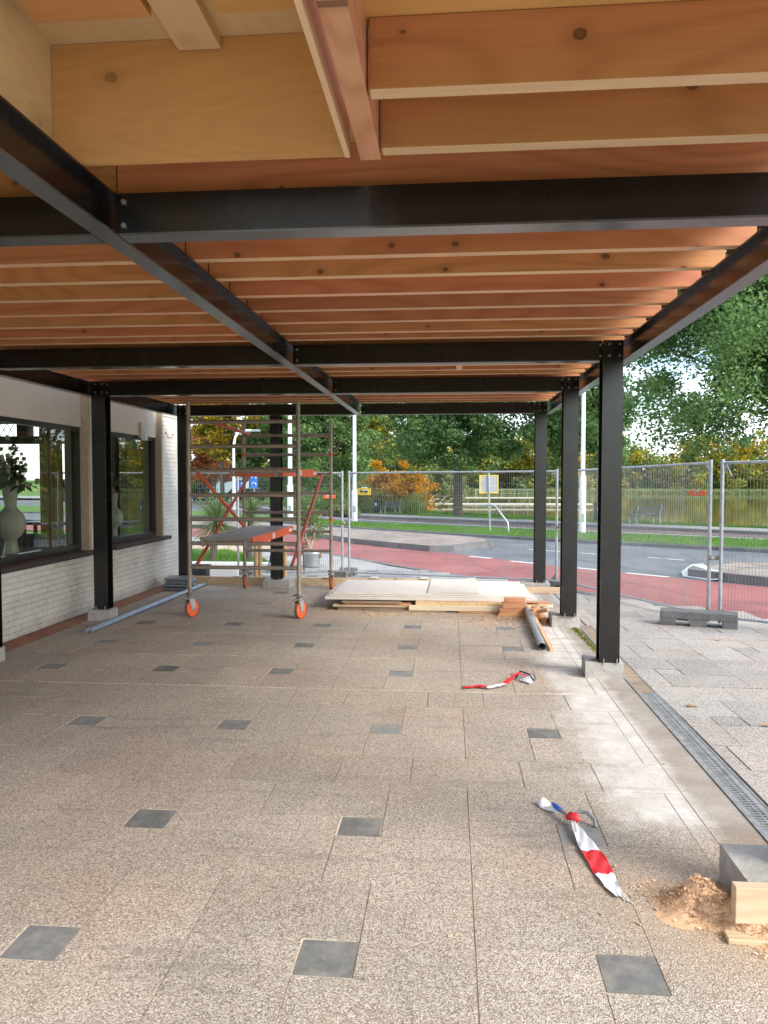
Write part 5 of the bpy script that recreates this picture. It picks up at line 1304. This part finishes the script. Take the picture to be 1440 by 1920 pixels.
# ------------------------------------------------------------------ cars and kiosk in the parking area
def car(x, y, a, mat, lab, L_=4.2, W_=1.75, H_=1.5):
    z = zt(y)+.02; o = thing('parked_car', lab, 'car', (x, y, z), 'cars parked beyond the road')
    def mk(b, name, mat_, par=o):
        m = b.build(name, mat_, None, origin_at=(0, 0, 0)); m.parent = par; m.location = (0, 0, 0); return m
    h = L_/2; w = W_/2
    prof = [(-h, .35), (-h, .75), (-h+.1, .88), (-h+.95, .95), (h-.55, .98), (h-.05, .85), (h, .4), (h-.1, .28), (-h+.1, .28)]
    b = MB(); n = len(prof)
    b.add([(px, -w, pz) for px, pz in prof]+[(px, w, pz) for px, pz in prof], [tuple(range(n)), tuple(reversed(range(n, 2*n)))]+[((i+1) % n, i, n+i, n+(i+1) % n) for i in range(n)])
    body = mk(b, 'body', mat)
    bv = body.modifiers.new('bevel', 'BEVEL'); bv.width = .07; bv.segments = 3
    g = [(-h+.9, .94), (-h+1.55, H_-.06), (h-1.0, H_-.06), (h-.35, .97)]; w2 = w-.12; b = MB()
    b.add([(g[0][0], -w+.04, g[0][1]), (g[1][0], -w2, g[1][1]), (g[2][0], -w2, g[2][1]), (g[3][0], -w+.04, g[3][1]), (g[0][0], w-.04, g[0][1]), (g[1][0], w2, g[1][1]), (g[2][0], w2, g[2][1]), (g[3][0], w-.04, g[3][1])],
          [(0, 1, 2, 3), (7, 6, 5, 4), (0, 4, 5, 1), (2, 6, 7, 3), (1, 5, 6, 2)]); mk(b, 'windows', 'carglass')
    b = MB(); b.box(g[1][0]-.05, g[2][0]+.05, -w2+.02, w2-.02, H_-.07, H_); rf = mk(b, 'roof', mat)
    for sx in (-h+.8, h-.8):
        for sy in (-w+.08, w-.08):
            b = MB(); b.lathe([(.2, -.1), (.32, -.1), (.32, .1), (.2, .1)], (sx, sy, .32), 18, 'Y'); tw = mk(b, 'wheel', 'blackrub')
            b = MB(); b.lathe([(.001, -.09), (.2, -.09), (.2, .09), (.001, .09)], (sx, sy, .32), 14, 'Y'); mk(b, 'rim', 'alu', tw)
    for sy in (-w+.25, w-.25):
        b = MB(); b.box(-h-.02, -h+.05, sy-.16, sy+.16, .6, .75); mk(b, 'headlight', 'white')
        b = MB(); b.box(h-.05, h+.02, sy-.12, sy+.12, .65, .85); mk(b, 'tail_light', 'lamp')
    b = MB(); b.box(-h-.025, -h+.01, -.26, .26, .42, .53); mk(b, 'number_plate', 'yellow')
    o.rotation_euler = (0, 0, a)
car(-27.6, 84, R(100), 'carblue', 'dark blue car parked at the far left, lower left of the palm fronds')
car(-31.5, 100, R(170), 'carlight', 'pale blue car at the back of the parking area, seen above the scaffold rung')
car(-29.0, 101, R(95), 'carblue', 'dark blue car at the back of the parking area beside the kiosk')
car(-21.2, 77, R(200), 'carblack', 'black hatchback parked right of the curved lamp pole')
car(-14.6, 77, R(20), 'carlight', 'pale blue car parked right below the blue traffic sign')
car(-22.5, 86, R(120), 'carsilver', 'silver car parked behind the black hatchback')
ks = thing('kiosk', 'small pale blue kiosk with a dark blue door in the parking area', 'kiosk', (-27, 92, zt(92)))
b = MB(); b.box(-28.6, -25.3, 92, 95, zt(92), 2.1); b.build('wall', simple('kiosk_pale_blue', (.42, .56, .64), .5), ks)
b = MB(); b.add([(-28.8, 91.8, 2.101), (-25.1, 91.8, 2.101), (-25.5, 91.9, 2.6), (-28.4, 91.9, 2.6), (-28.8, 95.2, 2.101), (-25.1, 95.2, 2.101), (-25.5, 95, 2.6), (-28.4, 95, 2.6)], [(0, 1, 2, 3), (1, 5, 6, 2), (5, 4, 7, 6), (4, 0, 3, 7), (3, 2, 6, 7)]); b.build('roof', simple('kiosk_roof', (.5, .6, .64), .5), ks)
b = MB(); b.box(-26.4, -25.5, 91.95, 91.99, zt(92)+.1, 1.5); b.build('door', 'blue', ks)
text('Beweul', .42, (-27.3, 91.94, 1.75), 0, 'carblack', parent=ks, bold=.01)

# ------------------------------------------------------------------ trees
tree('broadleaf_tree', 13.6, 33.0, 8.8, 6.4, 6.4, 'large green tree hanging over the right side behind the fence', 'lf_green', n=290, per=430, leaf=.165, cr=1.12, seed=4, trunk=.34, minz=2.9, shell=.5, cx=13.0)
tree('broadleaf_tree', .45, 49.6, 6.5, 5.3, 4.8, 'wide green tree with grey trunk by the pond in the middle', 'lf_mid', n=170, per=240, leaf=.25, cr=1.0, seed=2, trunk=.30, bark='palebark' if 0 else 'bark', minz=2.6, shell=.4)
tree('broadleaf_tree', 7.0, 47.5, 6.8, 3.6, 5.2, 'green tree seen between the second and third right-hand black posts', 'lf_mid', n=90, per=240, leaf=.26, cr=1.0, seed=8, trunk=.24, minz=2.3)
tree('broadleaf_tree', 11.3, 60, 5.5, 2.6, 3.8, 'darker green tree right behind the near black post', 'lf_mid', n=50, per=220, leaf=.26, cr=1.0, seed=13, trunk=.2, minz=1.2)
tree('broadleaf_tree', -11.0, 66, 6.4, 5.2, 6.0, 'dense green tree right of the scaffold tower above the fence', 'lf_green', n=120, per=240, leaf=.30, cr=1.2, seed=21, trunk=.3, minz=1.2)
tree('broadleaf_tree', -17.2, 74, 6.5, 5.0, 6.2, 'green tree behind the scaffold tower and middle rear post', 'lf_green', n=110, per=230, leaf=.32, cr=1.2, seed=22, trunk=.3, minz=1.)
tree('broadleaf_tree', -21.2, 70, 7.6, 3.4, 4.2, 'tree with bright yellow leaves at the top of the scaffold', 'lf_yel', n=70, per=170, leaf=.34, cr=.9, seed=5, trunk=.22, minz=2.5)
tree('broadleaf_tree', -27.5, 84, 4.6, 4.6, 3.6, 'rust orange tree behind the left side of the scaffold', 'lf_rust', n=80, per=240, leaf=.34, cr=1.1, seed=6, trunk=.24, minz=1.0)
tree('broadleaf_tree', -33.0, 88, 8.0, 3.4, 3.6, 'sparse reddish tree at the far left against the sky', 'lf_rust', n=40, per=60, leaf=.34, cr=1.1, seed=7, trunk=.22, minz=3)
tree('broadleaf_tree', -8.9, 92, 7.4, 2.5, 5.4, 'tall pale yellow tree between the green trees in the middle', 'lf_mix', n=70, per=170, leaf=.36, cr=1.1, seed=31, trunk=.22, minz=.5)
tree('broadleaf_tree', -4.2, 105, 7.0, 4.2, 4.6, 'distant yellow green tree left of the large pond tree', 'lf_mix', n=70, per=140, leaf=.42, cr=1.3, seed=32, trunk=.22, minz=.5)
def bush(x, y, rx, rz, lab, mat, n=40, per=200, leaf=.16, seed=1, cz=None, cr=None, grp=None, cat='bush'):
    cz = (zt(y)+rz*.75) if cz is None else cz
    return tree('bush', x, y, cz, rx, rz, lab, mat, n=n, per=per, leaf=leaf, cr=cr or rx*.32, seed=seed, trunk=.05, minz=zt(y)-.05, group=grp, cat=cat)
bush(-5.1, 61.5, 2.1, 2.4, 'tall yellow orange bush at the left end of the pond', 'lf_orange', 50, 230, .19, 41)
bush(-2.9, 60.5, 1.7, 1.7, 'lower orange bush leaning over the pond edge', 'lf_orange', 40, 220, .18, 42)
bush(-.6, 92, 2.4, 2.8, 'drooping willow on the far side left of the tree trunk', 'lf_reed', 50, 160, .3, 43)
bush(-7.6, 58, 2.4, 1.3, 'pale green shrub behind the left litter bin', 'lf_reed', 40, 200, .18, 44)
bush(-9.3, 50, 2.2, .9, 'light green shrub seen between scaffold and fence posts', 'lf_bright', 36, 170, .13, 45)
bush(-6.7, 47.5, 1.2, .7, 'small light green shrub right of the scaffold leg', 'lf_reed', 24, 160, .12, 46)
for k, (x, y, rx, rz, m) in enumerate(((-33, 103, 5, 2.6, 'lf_dark'), (-26.5, 99, 4, 2.4, 'lf_mid'), (-21, 96, 4, 2.6, 'lf_dark'), (-15, 82, 4.5, 2.4, 'lf_dark'), (-9.5, 74, 4.2, 2.3, 'lf_mix'), (-6.3, 78, 3, 2.8, 'lf_dark'))):
    bush(x, y, rx, rz, ['dark shrub mass at the far left behind the cars', 'green shrub mass behind the kiosk', 'dark shrub mass behind the blue traffic sign', 'dark shrub mass behind the middle rear post', 'yellowish shrub mass behind the orange fence tag', 'dark shrub mass behind the yellow fence board'][k], m, 46, 170, .28, 50+k, grp='shrub masses beyond the road')
# far woodland and reeds
r_ = np.random.default_rng(77); cen = []; rad = []
for i in range(420):
    x = r_.uniform(-75, 110); y = 158+r_.uniform(0, 30); h = r_.uniform(.5, 1.)*(12.0+2.4*math.sin(x*.11)+1.8*math.sin(x*.37)); 
    if x < -36: h *= .55
    for k in range(5): cen.append((x+r_.normal(0, 1.4), y+r_.normal(0, 1.4), -.5+h*r_.uniform(.05, 1.))); rad.append(r_.uniform(1.3, 2.6))
cen = np.array(cen); rad = np.array(rad); sel = r_.random(len(cen))
for m, (a, b_), lab, nm in (('lf_mix', (0, .45), 'far wood of yellow and green autumn trees across the pond', 'woodland'), ('lf_yel', (.45, .72), 'bright yellow autumn crowns scattered in the far wood', 'woodland'), ('lf_mid', (.72, 1.01), 'dark green crowns scattered in the far wood', 'woodland')):
    k = (sel >= a) & (sel < b_); tag(quadmesh(nm, leafcloud(cen[k], rad[k], 70, .75, 5, .8), m), lab, 'wood', kind='stuff')
# reeds along the shores
def blades(name, pts, h, w, mat, lab, cat, spread=.3):
    r_ = np.random.default_rng(len(pts)); n = len(pts); p = np.array(pts, float); hh = h*r_.uniform(.5, 1.2, n); a = r_.uniform(0, 6.28, n); dx = np.cos(a)*w; dy = np.sin(a)*w
    lx = r_.normal(0, spread, n)*hh; ly = r_.normal(0, spread, n)*hh; z = np.zeros(n)
    v = np.stack([p-np.stack([dx, dy, z], 1), p+np.stack([dx, dy, z], 1), p+np.stack([dx*.3+lx, dy*.3+ly, hh], 1), p+np.stack([-dx*.3+lx, -dy*.3+ly, hh], 1)], 1).reshape(-1, 3)
    return tag(quadmesh(name, v, mat), lab, cat, kind='stuff')
pts = []
while len(pts) < 16000:
    y = random.uniform(138, 160); x = random.uniform(-14, 95)
    if abs(pond(x, y)) < 2.0 : pts.append((x, y, -1.15))
blades('reeds', pts, .9, .09, 'lf_reed', 'reeds along the far shore of the pond', 'reeds')
pts = []
while len(pts) < 9000:
    y = random.uniform(56, 140); x = random.uniform(-13, -2)
    if -2.5 < pond(x, y) < .8: pts.append((x, y, -1.0))
blades('reeds', pts, 1.5, .05, 'lf_reed', 'reeds along the left shore of the pond behind the bench', 'reeds')
pts = []
while len(pts) < 14000:
    y = random.uniform(30, 60); x = random.uniform(-8, 20)
    if -.9 < pond(x, y) < .35: pts.append((x, y, zt(y)-.35*max(0, pond(x, y)+.2)-.03))
blades('grass', pts, .17, .012, 'lf_grass', 'long grass along the near bank of the pond', 'grass')
# grass on the median and lawn
def along(A, B, n, dz, h0=.0):
    A = resample(A, 60); B = resample(B, 60); P_ = []
    while len(P_) < n:
        t0 = random.uniform(0, 58.9); i = int(t0); f = t0-i; g_ = random.random()
        ax = A[i][0]*(1-f)+A[i+1][0]*f; ay = A[i][1]*(1-f)+A[i+1][1]*f; bx_ = B[i][0]*(1-f)+B[i+1][0]*f; by_ = B[i][1]*(1-f)+B[i+1][1]*f
        x = ax+(bx_-ax)*g_; y = ay+(by_-ay)*g_
        if y > 60 or y < 16: continue
        P_.append((x, y, zt(y)+dz))
    return P_
sub1 = [(-9, 38.5), (-4.06, 31.5), (2.54, 24.7), (8.21, 20.7), (13, 15)]; sub2 = [(-11, 46), (-4.75, 36.8), (3.12, 30.4), (9.63, 24.3), (15.5, 17)]
blades('grass', along(off(sub1, .25), off(sub2, -.15), 34000, .10), .085, .006, 'lf_grass', 'short mown grass on the strip between the two roads', 'grass', .5)
pts = [(random.uniform(-8.5, -3.9), random.uniform(15.7, 18.8), 0) for _ in range(22000)]
pts = [(x, y, zt(y)+.06) for x, y, _ in pts if y < 15.5+(-3.6-x)*1.7]
blades('grass', pts, .075, .004, 'lf_grass', 'short lawn grass round the palm behind the scaffold', 'grass', .5)
sub3 = [(-6.72, 52.2), (4.27, 40.3), (12.65, 31.9), (17, 27)]; sub4 = [(-4.5, 55), (5.3, 43), (13.6, 34.5), (18, 29.5)]
blades('grass', along(sub3, sub4, 26000, -.02), .12, .008, 'lf_grass', 'rough grass on the pond bank beside the far pavement', 'grass', .5)
